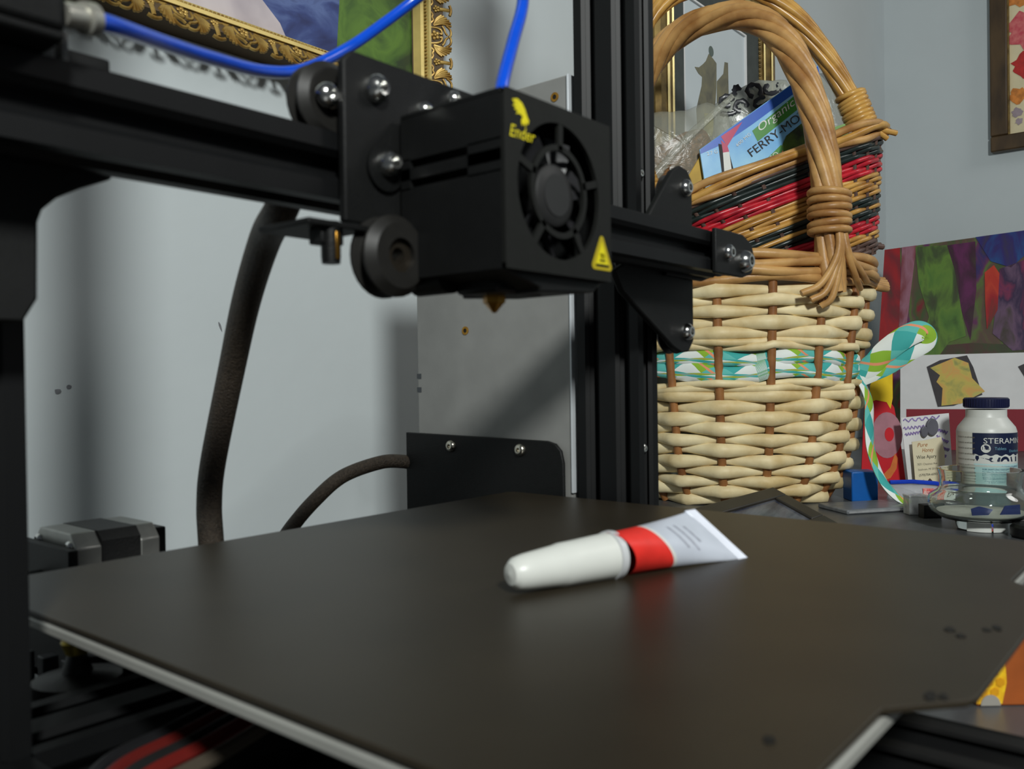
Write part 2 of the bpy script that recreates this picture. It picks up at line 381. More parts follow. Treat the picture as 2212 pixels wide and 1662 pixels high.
# right gantry plate
poly = [(124, 127), (138, 150), (162, 176), (170, 180), (178, 179), (183.5, 174), (183.5, 86), (178, 80), (170, 79), (161, 82), (112, 108), (104, 118)]
rp = P(MB().prism(poly, (0, -17.5, 0), (1, 0, 0), (0, 0, 1), (0, 3.5, 0)), 'gantry_plate', POWDER, bevel=.8)
def wheel(c, ax, r, w, parent, name='guide_wheel'):
    k = w/2
    o = P(MB().lathe([(r*.42, -k), (r*.8, -k), (r, -k*.55), (r, -k*.4), (r*.78, -.3*k), (r*.78, .3*k), (r, k*.4), (r, k*.55), (r*.8, k), (r*.42, k)], c, ax, 28, closed=True), name, M('black_wheel', (30, 29, 27), .45, var=.2, vscale=200), parent)
    P(MB().lathe([(r*.2, -k*.7), (r*.42, -k*.7), (r*.42, k*.7), (r*.2, k*.7)], c, ax, 20, closed=True), 'bearing', M('bearing_steel', (60, 54, 46), .4, metal=.7, var=.1), o)
    return o
for z in (168.5, 90.5):
    wheel((185.5, -3, z), (0, 1, 0), 11.5, 10, rp); bolt('plate_bolt', (174.5, -17.5, z), (0, -1, 0), 5, 4, rp)
wheel((142, -3, 130), (0, 1, 0), 11.5, 10, rp)
# belt tensioner at the far end of the beam
te = P(MB().prism([(158, 119), (190, 119), (201, 122), (205, 130), (201, 138), (190, 142), (158, 142)], (0, -44, 0), (1, 0, 0), (0, 0, 1), (0, 2.6, 0)).prism([(150, 119), (190, 119), (201, 122), (205, 130), (201, 138), (190, 142), (150, 142)], (0, -20, 0), (1, 0, 0), (0, 0, 1), (0, 2.6, 0)), 'belt_tensioner', POWDER, bevel=.6)
wheel((192, -31, 130), (0, 1, 0), 9, 12, te, 'idler')
bolt('tensioner_bolt', (171, -44, 130.5), (0, -1, 0), 4.6, 3.4, te); bolt('tensioner_bolt', (189, -44, 127.5), (0, -1, 0), 6.2, 5.5, te)
# left gantry plate, extruder
poly = [(-160.5, 82), (-157, 88), (-156.6, 107), (-155.5, 110.2), (-152, 113.6), (-146, 117), (-138, 120.7), (-138, 152), (-226, 152), (-226, 82)]
lp = P(MB().prism(poly, (0, -18, 0), (1, 0, 0), (0, 0, 1), (0, 3.5, 0)), 'gantry_plate', POWDER, bevel=.8)
bolt('plate_bolt', (-161.5, -18, 137), (0, -1, 0), 3.2, 2, lp)
for z in (95, 148): wheel((-186, -4, z), (0, 1, 0), 11.5, 10, lp)
ex = P(MB().box((-222, -50, 141), (-163, -4, 144.5)).box((-214, -48, 144.5), (-172, -6, 170)), 'extruder_mount', BLACK, bevel=1)
P(MB().box((-210, -51, 143), (-163, -38, 160)).box((-182, -48, 150), (-164, -20, 172)), 'extruder_arm', BLACK, ex, bevel=1.5)
P(MB().lathe([(2.6, 0), (2.8, 2), (2.8, 6), (3.7, 6.3), (3.7, 9), (2.8, 9.6)], (-163, -48, 147.8), (.9, .35, .23), 18), 'tube_fitting', M('fitting', (190, 188, 178), .35, metal=.7, var=.1), ex, label='pale metal tube fitting')
P(MB().box((-163.5, -37, 138), (-160, -34, 150)).box((-158, -36, 139), (-156.4, -33, 149)), 'switch_lever', STEEL, ex, bevel=.3)
# blue feed tube
pt = [(-160, -47, 148.3), (-150.7, -43.3, 150.6), (-124.6, -23, 158.5), (-101.8, -8, 164.6), (-74.3, 7, 171.8), (-52.9, 13.5, 179.6), (-30.3, 15.8, 194.2), (-14.3, 12.3, 207.9), (-2.4, 6, 219.6), (6.5, -6, 230), (9, -24, 232), (4, -41, 222), (-10.4, -55, 198.8), (-24.5, -61.8, 178.4), (-36, -66.5, 160), (-39.5, -68, 148)]
P(MB().tube(smooth(pt, 8), 2.15, 14), 'feed_tube', BLUE, label='bright blue filament tube')
# print head carriage
cp = P(MB().prism([(-82.5, 113.5), (-14, 113.5), (-10, 118), (-10, 160), (-14, 164.5), (-79, 164.5), (-82.5, 161)], (0, -45, 0), (1, 0, 0), (0, 0, 1), (0, 3, 0)), 'carriage_plate', POWDER, bevel=.7)
bolt('carriage_bolt', (-70.5, -45, 155), (0, -1, 0), 4.6, 4.2, cp); bolt('carriage_bolt', (-50, -45, 153), (0, -1, 0), 3.4, 3, cp); bolt('carriage_bolt', (-36, -45, 160), (0, -1, 0), 3, 2.5, cp)
bolt('carriage_bolt', (-67.3, -46.5, 132.6), (0, -1, 0), 4.2, 4.4, cp)
P(MB().lathe([(7.2, 0), (7.2, 1.4), (5, 1.6)], (-67.3, -45, 131.5), (0, -1, 0), 24), 'washer', BLACK, cp)
wheel((-80, -33, 151), (0, 1, 0), 12, 10, cp); wheel((-22, -33, 153), (0, 1, 0), 12, 10, cp)
bolt('wheel_nut', (-84.5, -40, 151), (0, -1, 0), 3.8, 2.5, cp)
wheel((-68.5, -48, 104), (0, 1, 0), 12.4, 12, cp)
P(MB().lathe([(6, 0), (6, 14), (4.5, 15)], (-54, -60, 99), (0, 1, 0), 20), 'spacer', BLACK, cp)
P(MB().box((-98, -48, 110.6), (-76, -24, 112.4)).box((-92, -46, 106), (-84, -40, 110.6)), 'switch_bracket', POWDER, cp, bevel=.4)
sl = P(MB().lathe([(2.7, 0), (2.9, 2), (2.9, 12)], (-88, -45, 100.5), (0, 0, 1), 14), 'eccentric_nut', BLACK, cp)
P(MB().box((-88.6, -48.2, 101.6), (-87.2, -47.2, 109.5)), 'brass_insert', BRASS, sl, bevel=.2)
# fan shroud
X0, X1, YF, YB, Z0, Z1 = -62., -8.6, -89., -47., 97.7, 148.4
fx, fz, fr = -36., 122.8, 20.5
sh = P(MB().holed((X0-fx, X1-fx), (Z0-fz, Z1-fz), fr, (fx, YF, fz), (1, 0, 0), (0, 0, 1), (0, 1.4, 0), 64), 'shroud_front', GREYB, label='dark grey fan cover with yellow print')
tw = 1.4
P(MB().box((X0, YF+tw, Z1-tw), (X1, YB, Z1)), 'shroud_top', POWDER, sh, bevel=.3)
P(MB().box((X1-tw, YF+tw, Z0), (X1, YB, Z1-tw)), 'shroud_side', POWDER, sh, bevel=.3)
sd = MB()
for a, b in ((97.7, 125.5), (128, 131.5), (134, Z1-tw)): sd.box((X0, YF+tw, a), (X0+tw, YB, b))
for a, b in ((YF+tw, YF+14), (YB-4, YB)): sd.box((X0, a, 125), (X0+tw, b, 134.5))
P(sd, 'shroud_side', POWDER, sh)
P(MB().prism([(X0+2, Z0), (X1-1, Z0), (X1-6, Z0-3.6), (X1-34, Z0-5.2), (X1-34, Z0-4), (X0+14, Z0-2.6)], (0, YF+3, 0), (1, 0, 0), (0, 0, 1), (0, 32, 0)), 'air_duct', BLACK, sh, bevel=.5)
P(MB().box((X0+.5, YF+1.5, Z0-.2), (X1-.5, YB, Z0+1.2)), 'shroud_floor', POWDER, sh)
P(MB().box((X0+1.6, YF+9, Z0+1.4), (X1-1.6, YF+13, Z1-1.6)), 'fan_case', BLACK, sh)
gd = MB()
for rr_ in (13.2, ):
    gd.lathe([(rr_-.9, 0), (rr_+.9, 0), (rr_+.9, 1.2), (rr_-.9, 1.2)], (fx, YF+.1, fz), (0, 1, 0), 48, closed=True)
for k in range(5):
    a = R(88+72*k); c, q = math.cos(a), math.sin(a)
    m4 = Matrix(((c, 0, -q, fx), (0, 1, 0, YF+.1), (q, 0, c, fz), (0, 0, 0, 1)))
    gd.box((12.5, 0, -1.1), (fr+.4, 1.2, 1.1), m4)
P(gd, 'fan_guard', GREYB, sh)
fan = P(MB().lathe([(0, 0), (8.2, 0), (9.4, .8), (9.4, 6)], (fx+.8, YF+2.0, fz-.6), (0, 1, 0), 36), 'fan_hub', M('fan_grey', (36, 36, 36), .5, var=.2, vscale=200), sh)
P(MB().lathe([(0, 0), (6.4, 0), (6.4, .25)], (fx+.8, YF+1.75, fz-.6), (0, 1, 0), 30), 'fan_sticker', M('fan_sticker', (42, 42, 42), .4, var=.1), fan)
for k in range(7):
    a0 = 2*math.pi*k/7; G = []
    for i in range(5):
        r_ = 9.2+i*2.4; row = []
        for j in range(2):
            a = a0+i*.05+j*.42; row.append(Vector((fx+.8+r_*math.cos(a), YF+3.2+j*4.2, fz-.6+r_*math.sin(a))))
        G.append(row)
    P(MB().grid(G, (0, .7, 0)), 'fan_blade', M('fan_blade', (34, 34, 36), .4, var=.1), fan)
# yellow prints on the shroud front
mb = MB()
e0 = Vector((-57.4, YF-.12, 141))
dragon = [(-1.2, 3.2), (1.2, 3.9), (3.2, 3.1), (4.6, 1.6), (5.6, -.4), (6.4, -1.4), (5.9, -2.6), (5.0, -2.2), (4.9, -3.6), (4.0, -2.6), (3.2, -3.4), (2.9, -2), (3.6, -.8), (2.2, -.2), (.6, -.6), (1.4, .4), (-.2, .6), (.6, 1.3), (-1.0, 1.5), (.1, 2.2)]
mb.prism(dragon, e0+Vector((0, 0, 1.2)), (1, 0, 0), (0, 0, 1), (0, .1, 0))
P(mb, 'emblem_print', YEL, sh)
mb = MB(); add_text(mb, 'Ender', flat(e0+Vector((3.4, 0, -4.6)), (1, 0, 0), (0, 0, 1)), 3.6, 11.5, .25)
P(mb, 'logo_print', YEL, sh)
mb = MB(); w0 = Vector((-14.2, YF-.15, 106.2))
def tri(s_): return [(-s_, -s_*.86), (s_, -s_*.86), (0, s_*1.05)]
def rtri(s_, r_):
    out = []
    for (x, y), a0 in zip(((s_-r_, -s_*.86+r_), (0, s_*1.05-r_*1.3), (-s_+r_, -s_*.86+r_)), (-90, 30, 150)):
        out += [(x+r_*math.cos(R(a0+120*i/4)), y+r_*math.sin(R(a0+120*i/4))) for i in range(5)]
    return out
wl = P(mb.prism(rtri(5.6, 1.2), w0, (1, 0, 0), (0, 0, 1.06), (0, .1, 0)), 'warning_sticker', M('dull_yellow', (176, 158, 22), .5, var=.1), sh)
P(MB().prism(tri(3.7), w0+Vector((0, -.12, -.1)), (1, 0, 0), (0, 0, 1.06), (0, .1, 0)), 'sticker_panel', YEL, wl)
mb = MB().box((w0.x-3.6, w0.y-.3, w0.z-3.9), (w0.x+3.6, w0.y-.2, w0.z-3.3)).box((w0.x-1.5, w0.y-.3, w0.z-2.3), (w0.x+1.5, w0.y-.2, w0.z-1.9))
for dx in (-1, 0, 1): mb.tube([(w0.x+dx*.9+.25*math.sin(i*1.2), w0.y-.25, w0.z-1.5+i*.42) for i in range(5)], .14, 6)
P(mb, 'hot_symbol', BLACK, wl)
# hot end under the shroud
he = P(MB().box((-52, -77, 92.6), (-29, -60, 97.2)), 'heater_block', BLACK, bevel=1.2)
P(MB().lathe([(0, 0), (.6, 0), (3.2, 3.0), (3.6, 3.1), (3.6, 6.0), (2.6, 6.2), (2.6, 8)], (-40.7, -66, 87.4), (0, 0, 1), 6), 'nozzle', BRASS, he, label='brass nozzle')
# power supply
psx = 155.5
ps = P(MB().box((psx, 46, -14), (psx+48, 172, 240)), 'power_supply', STEEL, bevel=.8, label='grey steel power supply box')
P(MB().box((psx-1.2, 44.6, 0), (psx+46, 46, 240)), 'front_flange', M('lit_steel', (205, 210, 214), .35, metal=.2, var=.05), ps, bevel=.3)  # same steel as the box, coloured paler for light on its front face
for y, z in ((128, 97), (55, 229)):
    P(MB().lathe([(1.4, 0), (2.7, 0), (2.7, .5), (1.4, .5)], (psx, y, z), (-1, 0, 0), 16, closed=True), 'screw_hole_rim', BRASS, ps)
    P(MB().cyl((psx, y, z), (psx-.2, y, z), 1.8, n=14), 'screw_hole', M('dark_hole', (20, 18, 16), .7, var=.1), ps)
for z in (59.5, 68.5):
    P(MB().box((psx-.3, 168.5, z-1.7), (psx+2, 172.4, z+1.7)), 'vent_slot', M('dark_slot', (70, 74, 78), .7, var=.1), ps)
bk = P(MB().prism([(51+130, -40), (51+130, 31), (62, 29.5), (56, 28), (52, 24), (50.3, 17), (50, -40)], (psx-3, 0, 0), (0, 1, 0), (0, 0, 1), (2.4, 0, 0)).box((psx-3, 48, TZ+44), (psx+60, 181, TZ+47)), 'supply_bracket', POWDER, bevel=.5)
for y in (139.2, 82): bolt('bracket_screw', (psx-3, y, 23.4), (-1, 0, 0), 4, 2.4, bk, M('nickel', (205, 200, 186), .25, metal=1., var=.1))
# cables
SLEEVE = M('braided_sleeve', (70, 60, 49), .55, var=.55, vscale=700, bump=1.0, bscale=1400)
c1 = smooth([(-60, -12, 150), (-69, -6, 138), (-73.0, 0.0, 123.9), (-60.2, 28.0, 118.5), (-43.5, 66.0, 99.9), (-30.7, 98.0, 71.9), (-27.3, 120.0, 29.1), (-26.0, 126.0, 9.0), (-27.8, 122.0, -7.8), (-30, 115, -45), (-34, 100, -52)], 9)
P(MB().tube(c1, [5.2+.6*min(1, i/25) for i in range(len(c1))], 18, up=Vector((1, 0, 0))), 'wire_sleeve', SLEEVE, label='thick black braided wire sleeve')
c2 = smooth([(160, 181, 9), (150, 183, 11.5), (137, 190, 11.4), (114, 200, 4), (95.5, 205, -9.6), (77, 205, -24.8), (56, 196, -40), (40, 185, -52), (36, 176, -58)], 9)
P(MB().tube(c2, 4.6, 16), 'power_cable', SLEEVE, label='thin braided power cable')

# ------------------------------------------------------------------ glue tube on the bed
ga, gb = Vector((-43, -73.5, 6.3)), Vector((45.1, -99.3, 8.2)); gax = (gb-ga).normalized(); GL = (gb-ga).length
GT = thing('glue_tube', 'small white and silver squeeze tube with a red band lying on the build sheet', 'glue tube', (0, -85, 0)); GO = Vector((0, -85, 0))
gs, gu = frame_axes(gax, Vector((0, 0, 1)))          # side (towards the front), up
MB().lathe([(0, -1), (3.4, -.4), (4.9, 1.4), (5.6, 5), (6.1, 11), (6.6, 17), (7.0, 19), (7.1, 24), (7.6, 37), (7.7, 38.5)], ga, gax, 36).build('cap', WHITEP, GT, off=GO, label='white pointed cap')
MB().lathe([(7.2, 38.5), (8.1, 38.8), (8.3, 40.5), (8.1, 41.4)], ga, gax, 36).build('collar', M('collar_grey', (196, 198, 200), .3, var=.05), GT, off=GO)
ed = (Vector((48.8, -107.1, .6))-Vector((41.4, -91.6, 16.5))).normalized()
eo = gax.cross(ed).normalized()
def tsec(t):
    """cross-section frame of the tube body, round at the shoulder, flat at the crimp"""
    k = max(0, min(1, (t-41.4)/(GL-41.4))); return 8.2+4.6*k**1.3, 8.2*(1-k**1.1)+.5
def body(t0, t1, n=10):
    mb = MB(); rows = []
    for i in range(n+1):
        t = t0+(t1-t0)*i/n; a, b = tsec(t); c = ga+gax*t
        c = c + Vector((0, 0, 1))*max(0, (a*abs(ed.z)+b*abs(eo.z)*.3)-c.z-.2 if t > 60 else 0)*0
        rows.append([c+ed*(a*math.cos(2*math.pi*j/32))+eo*(b*math.sin(2*math.pi*j/32)) for j in range(33)])
    return mb.grid(rows)
TB = M('tube_foil', (206, 212, 224), .3, var=.12, vscale=60, metal=.15)
body(41.4, 58.5).build('red_band', M('red_print', (232, 52, 44), .4, var=.18, vscale=120), GT, off=GO, label='red printed band')
body(58.5, 60).build('white_stripe', WHITEP, GT, off=GO)
body(60, GL-4).build('tube_body', TB, GT, off=GO)
a_, b_ = tsec(GL-4)
MB().box((-13, -.7, 0), (13, .7, 5.2), Matrix(((ed.x, eo.x, gax.x, (ga+gax*(GL-4)).x), (ed.y, eo.y, gax.y, (ga+gax*(GL-4)).y), (ed.z, eo.z, gax.z, (ga+gax*(GL-4)).z), (0, 0, 0, 1)))).build('crimp', TB, GT, off=GO, bevel=.4)
# grey print lines on the body
mb = MB()
sgn = 1 if eo.dot(CAM-gb) > 0 else -1
for k, (d0, d1) in enumerate(((-5.5, 5), (-6, 6.5), (-5, 3))):
    t = 68+k*4.2; rows = []
    for tt in (t, t+1.1):
        a, b = tsec(tt); c = ga+gax*tt
        rows.append([c+ed*(a*math.cos(q))+eo*(sgn*(b*math.sin(q)+.12)) for q in [math.acos(max(-1, min(1, (d0+(d1-d0)*i/8)/a))) for i in range(9)]])
    mb.grid(rows)
mb.build('fine_print', M('grey_print', (168, 172, 184), .5, var=.3, vscale=900), GT, off=GO)

# ================================================================== background things
FACE = (0, 0, -YAW)                                     # local x = right, y = away, z = up as seen by someone at the printer
def card(parent, name, poly, m, y=0., th=1., bevel=0, label=None):
    return MB().prism(poly, (0, y, 0), (1, 0, 0), (0, 0, 1), (0, th, 0)).build(name, m, parent, bevel, label=label)
def ell(cx, cz, rx, rz, n=24, a0=0, a1=360): return [(cx+rx*math.cos(R(a0+(a1-a0)*i/n)), cz+rz*math.sin(R(a0+(a1-a0)*i/n))) for i in range(n if a1-a0 == 360 else n+1)]
def ctext(parent, name, body, m, x, z, y, size, width=None, rot=0., shear=0.):
    mb = MB(); add_text(mb, body, flat((x, y, z), (1, 0, 0), (0, 0, 1), R(rot)), size, width, shear); return mb.build(name, m, parent)
INK = M('black_ink', (28, 28, 30), .6, var=.1); NAVY = M('navy_print', (26, 36, 66), .4, var=.12, vscale=80)
# ------------------------------------------------------------------ wicker
CREAM = M('peeled_willow', (242, 226, 182), .5, var=.28, vscale=28, rgb2=(206, 180, 126), bump=.25, bscale=160)
TAN = M('tan_cane', (202, 158, 98), .42, var=.35, vscale=30, rgb2=(152, 106, 58), bump=.3, bscale=200)
STAKE = M('brown_stake', (164, 112, 64), .5, var=.3, vscale=40, rgb2=(118, 74, 40))
PLAID = plaid_mat('plaid_ribbon')
def lerp(tab, z):
    for (a, b), (c, d) in zip(tab, tab[1:]):
        if z <= c: return b+(d-b)*(z-a)/(c-a)
    return tab[-1][1]
def stake_pts(n, a0, fn, z, amps, m=5):
    """closed polyline that goes out and in round n stakes; fn(angle, offset, z) -> point"""
    K = [fn(a0+2*math.pi*k/n, amps[k], z) for k in range(n)]; out = []
    for k in range(n):
        for j in range(m):
            t = j/m; t = .6*t+.4*(t*t*(3-2*t)); p = K[k].lerp(K[(k+1) % n], t); out.append((p, k+j/m))
    return out
def weave(parent, name, fn, z, n, a0, phase, amp, hz, hr, m_, jit=.6, taper=.35):
    amps = [amp*(1 if (k+phase) % 2 == 0 else -1) for k in range(n)]
    pts = stake_pts(n, a0, fn, z, amps); P_ = []; RB = []; ph = random.random()*6
    for p, u in pts:
        w_ = math.cos(math.pi*(u+phase))          # 1 on the outside, -1 behind a stake
        P_.append(p+Vector((0, 0, jit*math.sin(u*1.3+ph)+jit*.7*math.sin(u*3.1+ph)))); RB.append(hz*(1+taper*.5*(w_-.4)))
    return MB().tube(P_, hr, 8, closed=True, r2=RB).build(name, m_, parent, angle=60)
def twist(parent, name, path, k, off, r, turns, m_, ph=0., up=Vector((0, 1, 0)), flatten=1.):
    """k canes twisted round a path; each cane is a part"""
    path = [Vector(p) for p in path]; N = len(path)
    for c in range(k):
        pts = []
        for i, p in enumerate(path):
            a = path[max(0, i-1)]; b = path[min(N-1, i+1)]; sd, u = frame_axes(b-a, up)
            t = 2*math.pi*(c/k+turns*i/(N-1))+ph; pts.append(p+sd*(off*math.cos(t))+u*(off*flatten*math.sin(t)))
        MB().tube(pts, r*random.uniform(.9, 1.08), 8).build(name, m_, parent, angle=60)
def wrap(parent, p0, p1, r, k, rad, m_):
    p0, p1 = Vector(p0), Vector(p1); ax = (p1-p0).normalized(); a, b = frame_axes(ax, Vector((0, 1, 0)))
    for i in range(k):
        c = p0.lerp(p1, (i+.5)/k); tl = random.uniform(-.12, .12)
        MB().tube([c+a*(r*math.cos(t*.3142))+b*(r*math.sin(t*.3142))+ax*(r*tl*math.cos(t*.3142)) for t in range(20)], rad, 7, closed=True).build('binding', m_, parent, angle=60)

# ---- natural willow basket
BA = thing('wicker_basket', 'large cream willow basket with a tan arched handle and plaid ribbon', 'basket', (698.5, 199.3, TZ), FACE)
tabA = [(0, 98), (22, 113), (55, 124), (130, 134), (220, 144), (245, 146)]
fnA = lambda a, off, z: Vector(((lerp(tabA, z)+off)*math.sin(a), -(lerp(tabA, z)+off)*.90*math.cos(a), z))
NA = 16; aA = R(2)
MB().lathe([(74, 9), (82, 9), (109, 130), (119, 235), (112, 246), (70, 238), (0, 222)], (0, 0, 0), (0, 0, 1), 40).build('liner', M('pale_liner', (196, 204, 194), .8, var=.15, vscale=20), BA)
MB().lathe([(0, 0), (86, 0), (90, 4), (86, 8), (0, 8)], (0, 0, 0), (0, 0, 1), 40).build('base', CREAM, BA)
z = 6.; k = 0
while z < 122:
    weave(BA, 'willow_rod', fnA, z, NA, aA, k % 2, 6.2, 6.6+random.uniform(-.5, .5), 4.6, CREAM); z += 11.4+random.uniform(-.8, .8); k += 1
for zz, ph in ((126, 0), (131, 1), (170, 0), (175, 1)): weave(BA, 'twined_rod', fnA, zz, NA, aA, ph, 5.5, 4.2, 4, CREAM, jit=1.5, taper=0)
z = 184.; k = 1
while z < 232:
    weave(BA, 'willow_rod', fnA, z, NA, aA, k % 2, 6.2, 6.4+random.uniform(-.6, .6), 4.6, CREAM); z += 11.0+random.uniform(-.8, .8); k += 1
for k in range(NA):
    a = aA+2*math.pi*k/NA; MB().tube([fnA(a, 0, zz) for zz in (2, 30, 60, 100, 130, 170, 210, 262)], 4.6, 8).build('stake', STAKE, BA, angle=60)
for q, (dz, dr, ph) in enumerate(((240, 4, 0), (247, 7, 2), (255, 8, 4), (263, 4, 1), (258, -5, 3))):
    pts = [fnA(2*math.pi*i/72, dr+2.5*math.sin(i*.52+ph), dz+2.2*math.cos(i*.52+ph)) for i in range(72)]
    MB().tube(pts, 5.2, 8, closed=True).build('rim_cane', TAN, BA, angle=60)
for q in range(5):
    p0 = fnA(R(72+q*5), 8, 238+q*3.2); p1 = fnA(R(80+q*3), 24+q*2, 237+q*3.4)
    MB().tube([p0, p0.lerp(p1, .5), p1], [4, 4.4, 3.6], 8).build('cane_end', TAN, BA, angle=60)
# handle
hd = Vector((math.sin(R(28)), -math.cos(R(28)), 0)); HR = 140.; hf = Vector((-138, 40, 0))
hp = []
for i in range(49):
    t = math.pi*i/48; c = math.cos(t); c = math.copysign(abs(c)**.8, c); hp.append((hd*HR).lerp(hf, (1-c)/2)+Vector((0, 0, 262+278*math.sin(t)**.86)))
low = [hd*HR+Vector((0, 0, zz)) for zz in (225, 245)]; low2 = [hf+Vector((0, 0, zz)) for zz in (245, 225)]
twist(BA, 'handle_cane', low+hp+low2, 7, 9.8, 6.0, 2.6, TAN, up=hd.cross(Vector((0, 0, 1))))
MB().tube(hp, 8, 8).build('handle_core', TAN, BA, angle=60)
wrap(BA, hd*HR+Vector((0, 0, 284)), hd*HR+Vector((0, 0, 330)), 18.5, 6, 4.0, TAN); wrap(BA, hf+Vector((0, 0, 284)), hf+Vector((0, 0, 330)), 18.5, 6, 4.0, TAN)
tang = Vector((math.cos(R(28)), math.sin(R(28)), 0))
for q, (sx, dz) in enumerate(((-26, 0), (-18, -6), (-10, -12), (24, 8), (30, 16))):
    b0 = hd*(HR+14)+tang*(sx*.12)+Vector((0, 0, 290)); b1 = hd*(HR+17)+tang*(sx*.3)+Vector((0, 0, 262)); b2 = hd*(HR+12)+tang*sx+Vector((0, 0, 232+dz)); b3 = hd*(HR+3)+tang*(sx*1.7)+Vector((0, 0, 222+dz))
    MB().tube(smooth([b0, b1, b2, b3], 5), 3.6, 8).build('lashing_cane', TAN, BA, angle=60)
# ribbon threaded through the stakes
mb = MB()
for zz, hh, of, ph in ((158, 8.5, -5, 0), (145, 9.5, -3, 1.3)):
    pts = [fnA(2*math.pi*i/90, of+2*math.sin(i*.9+ph), zz+2.6*math.sin(i*.33+ph)) for i in range(90)]
    mb.tube(pts, 4.5, 10, closed=True, r2=[hh*(1+.18*math.sin(i*.7+ph)) for i in range(90)], uvl=64)
mb.build('ribbon', PLAID, BA, label='teal green and white plaid ribbon', angle=60)
lp_ = smooth([(122, -42, 138), (138, -54, 150), (150, -60, 165), (168, -66, 180), (184, -68, 187), (192, -68, 184), (188, -66, 175), (170, -62, 164), (150, -56, 150), (126, -46, 138)], 6)
MB().tube(lp_, 12.5, 10, r2=3.2, up=Vector((.2, -1, .5)), uvl=64).build('ribbon_loop', PLAID, BA, angle=60)
tl_ = smooth([(124, -46, 140), (131, -58, 112), (127, -69, 84), (125, -79, 56), (130, -93, 28), (140, -104, 11), (150, -114, 4)], 7)
MB().tube(tl_, 8, 10, r2=2.6, up=Vector((1, -1.2, .5)), uvl=64).build('ribbon_tail', PLAID, BA, angle=60)

# ---- coloured basket tilted on top of it
BB = thing('wicker_basket', 'smaller striped red and black wicker basket tilted inside the willow basket', 'basket', (757.0, 149.3, 174.2), (0, R(-20), -YAW))
def fnB(a, off, z):
    t = z/130; rx, ry = 90+52*t+off, 62+30*t+off; c, q = math.cos(a), math.sin(a); e = .72
    return Vector((rx*math.copysign(abs(c)**e, c), ry*math.copysign(abs(q)**e, q), z))
NB = 30
CB = dict(n=M('golden_cane', (206, 160, 84), .3, var=.3, vscale=40, rgb2=(160, 112, 52)), r=M('red_cane', (204, 40, 52), .3, var=.3, vscale=60, rgb2=(150, 22, 40)), k=M('dark_green_cane', (36, 46, 44), .3, var=.3, vscale=60), p=M('purple_brown_cane', (96, 74, 66), .4, var=.3, vscale=60), c=M('salmon_cane', (226, 96, 84), .3, var=.2, vscale=60))
order = 'pppnnrrrkkkkknnnnnrrrrkkkp'
for i, ch in enumerate(order):
    zz = 5+i*4.62; amps = [2.6 if (kk+i) % 3 else -1.6 for kk in range(NB)]
    pts = [p+Vector((0, 0, .5*math.sin(u*.7+i))) for p, u in stake_pts(NB, 0, fnB, zz, amps, 4)]
    MB().tube(pts, 2.2, 7, closed=True, r2=2.75).build('woven_cane', CB[ch if random.random() > .08 else 'n'], BB, angle=60)
for kk in range(NB):
    a = 2*math.pi*kk/NB; MB().tube([fnB(a, 0, zz) for zz in (0, 60, 128)], 2.6, 6).build('stake', CB['p'], BB, angle=60)
MB().prism([tuple(fnB(2*math.pi*i/40, -4, 0)[:2]) for i in range(40)], (0, 0, 0), (1, 0, 0), (0, 1, 0), (0, 0, 5)).build('base', CB['p'], BB)
liner = MB(); liner.grid([[fnB(2*math.pi*i/48, -5, zz) for zz in (2, 60, 118)] for i in range(49)]); liner.build('lining', M('dark_lining', (70, 56, 44), .8, var=.3, vscale=60), BB)
for q, (dz, dr, ph) in enumerate(((124, 2, 0), (130, 5, 2), (136, 3, 4), (131, -3, 1))):
    pts = [fnB(2*math.pi*i/90, dr+2*math.sin(i*.45+ph), dz+2*math.cos(i*.45+ph)) for i in range(90)]
    MB().tube(pts, 4.4, 8, closed=True).build('rim_cane', TAN if q % 2 == 0 else CB['n'], BB, angle=60)
for q in range(6):
    a = R(-14+q*6); p0 = fnB(a, 3, 124+q*2.4); p1 = fnB(a+.05, 14, 126+q*2.6); MB().tube([p0, p1], 3.6, 7).build('cane_end', CB['p'], BB, angle=60)
    p0 = fnB(a, 2, 8+q*1.5); p1 = fnB(a+.08, 12, 4+q*3); MB().tube([p0, p1], 3.4, 7).build('cane_end', CB['p'], BB, angle=60)
hb = []
for i in range(41):
    t = math.pi*i/40; c = math.cos(t); c = math.copysign(abs(c)**.8, c); hb.append(Vector((-12+130*c, -52+8*c, 118+236*math.sin(t)**.95)))
twist(BB, 'handle_cane', hb, 7, 7.6, 4.6, 1.6, CB['n'], up=Vector((.5, .86, 0)))
MB().tube(hb, 6.4, 8).build('handle_core', CB['n'], BB, angle=60)
wrap(BB, hb[0]+Vector((0, 0, 24)), hb[0]+Vector((-1, 0, 62)), 14.5, 8, 3.2, CB['n'])
wrap(BB, hb[-1]+Vector((0, 0, 24)), hb[-1]+Vector((1, 0, 62)), 14.5, 8, 3.2, CB['n'])
for q, sx in enumerate((-22, -12, 14, 26)):
    b0 = hb[0]+Vector((2, -13, 30)); b1 = hb[0]+Vector((sx*.3, -17, 12)); b2 = hb[0]+Vector((sx, -14, -6+q*2))
    MB().tube(smooth([b0, b1, b2], 5), 3.2, 7).build('lashing_cane', CB['n'], BB, angle=60)

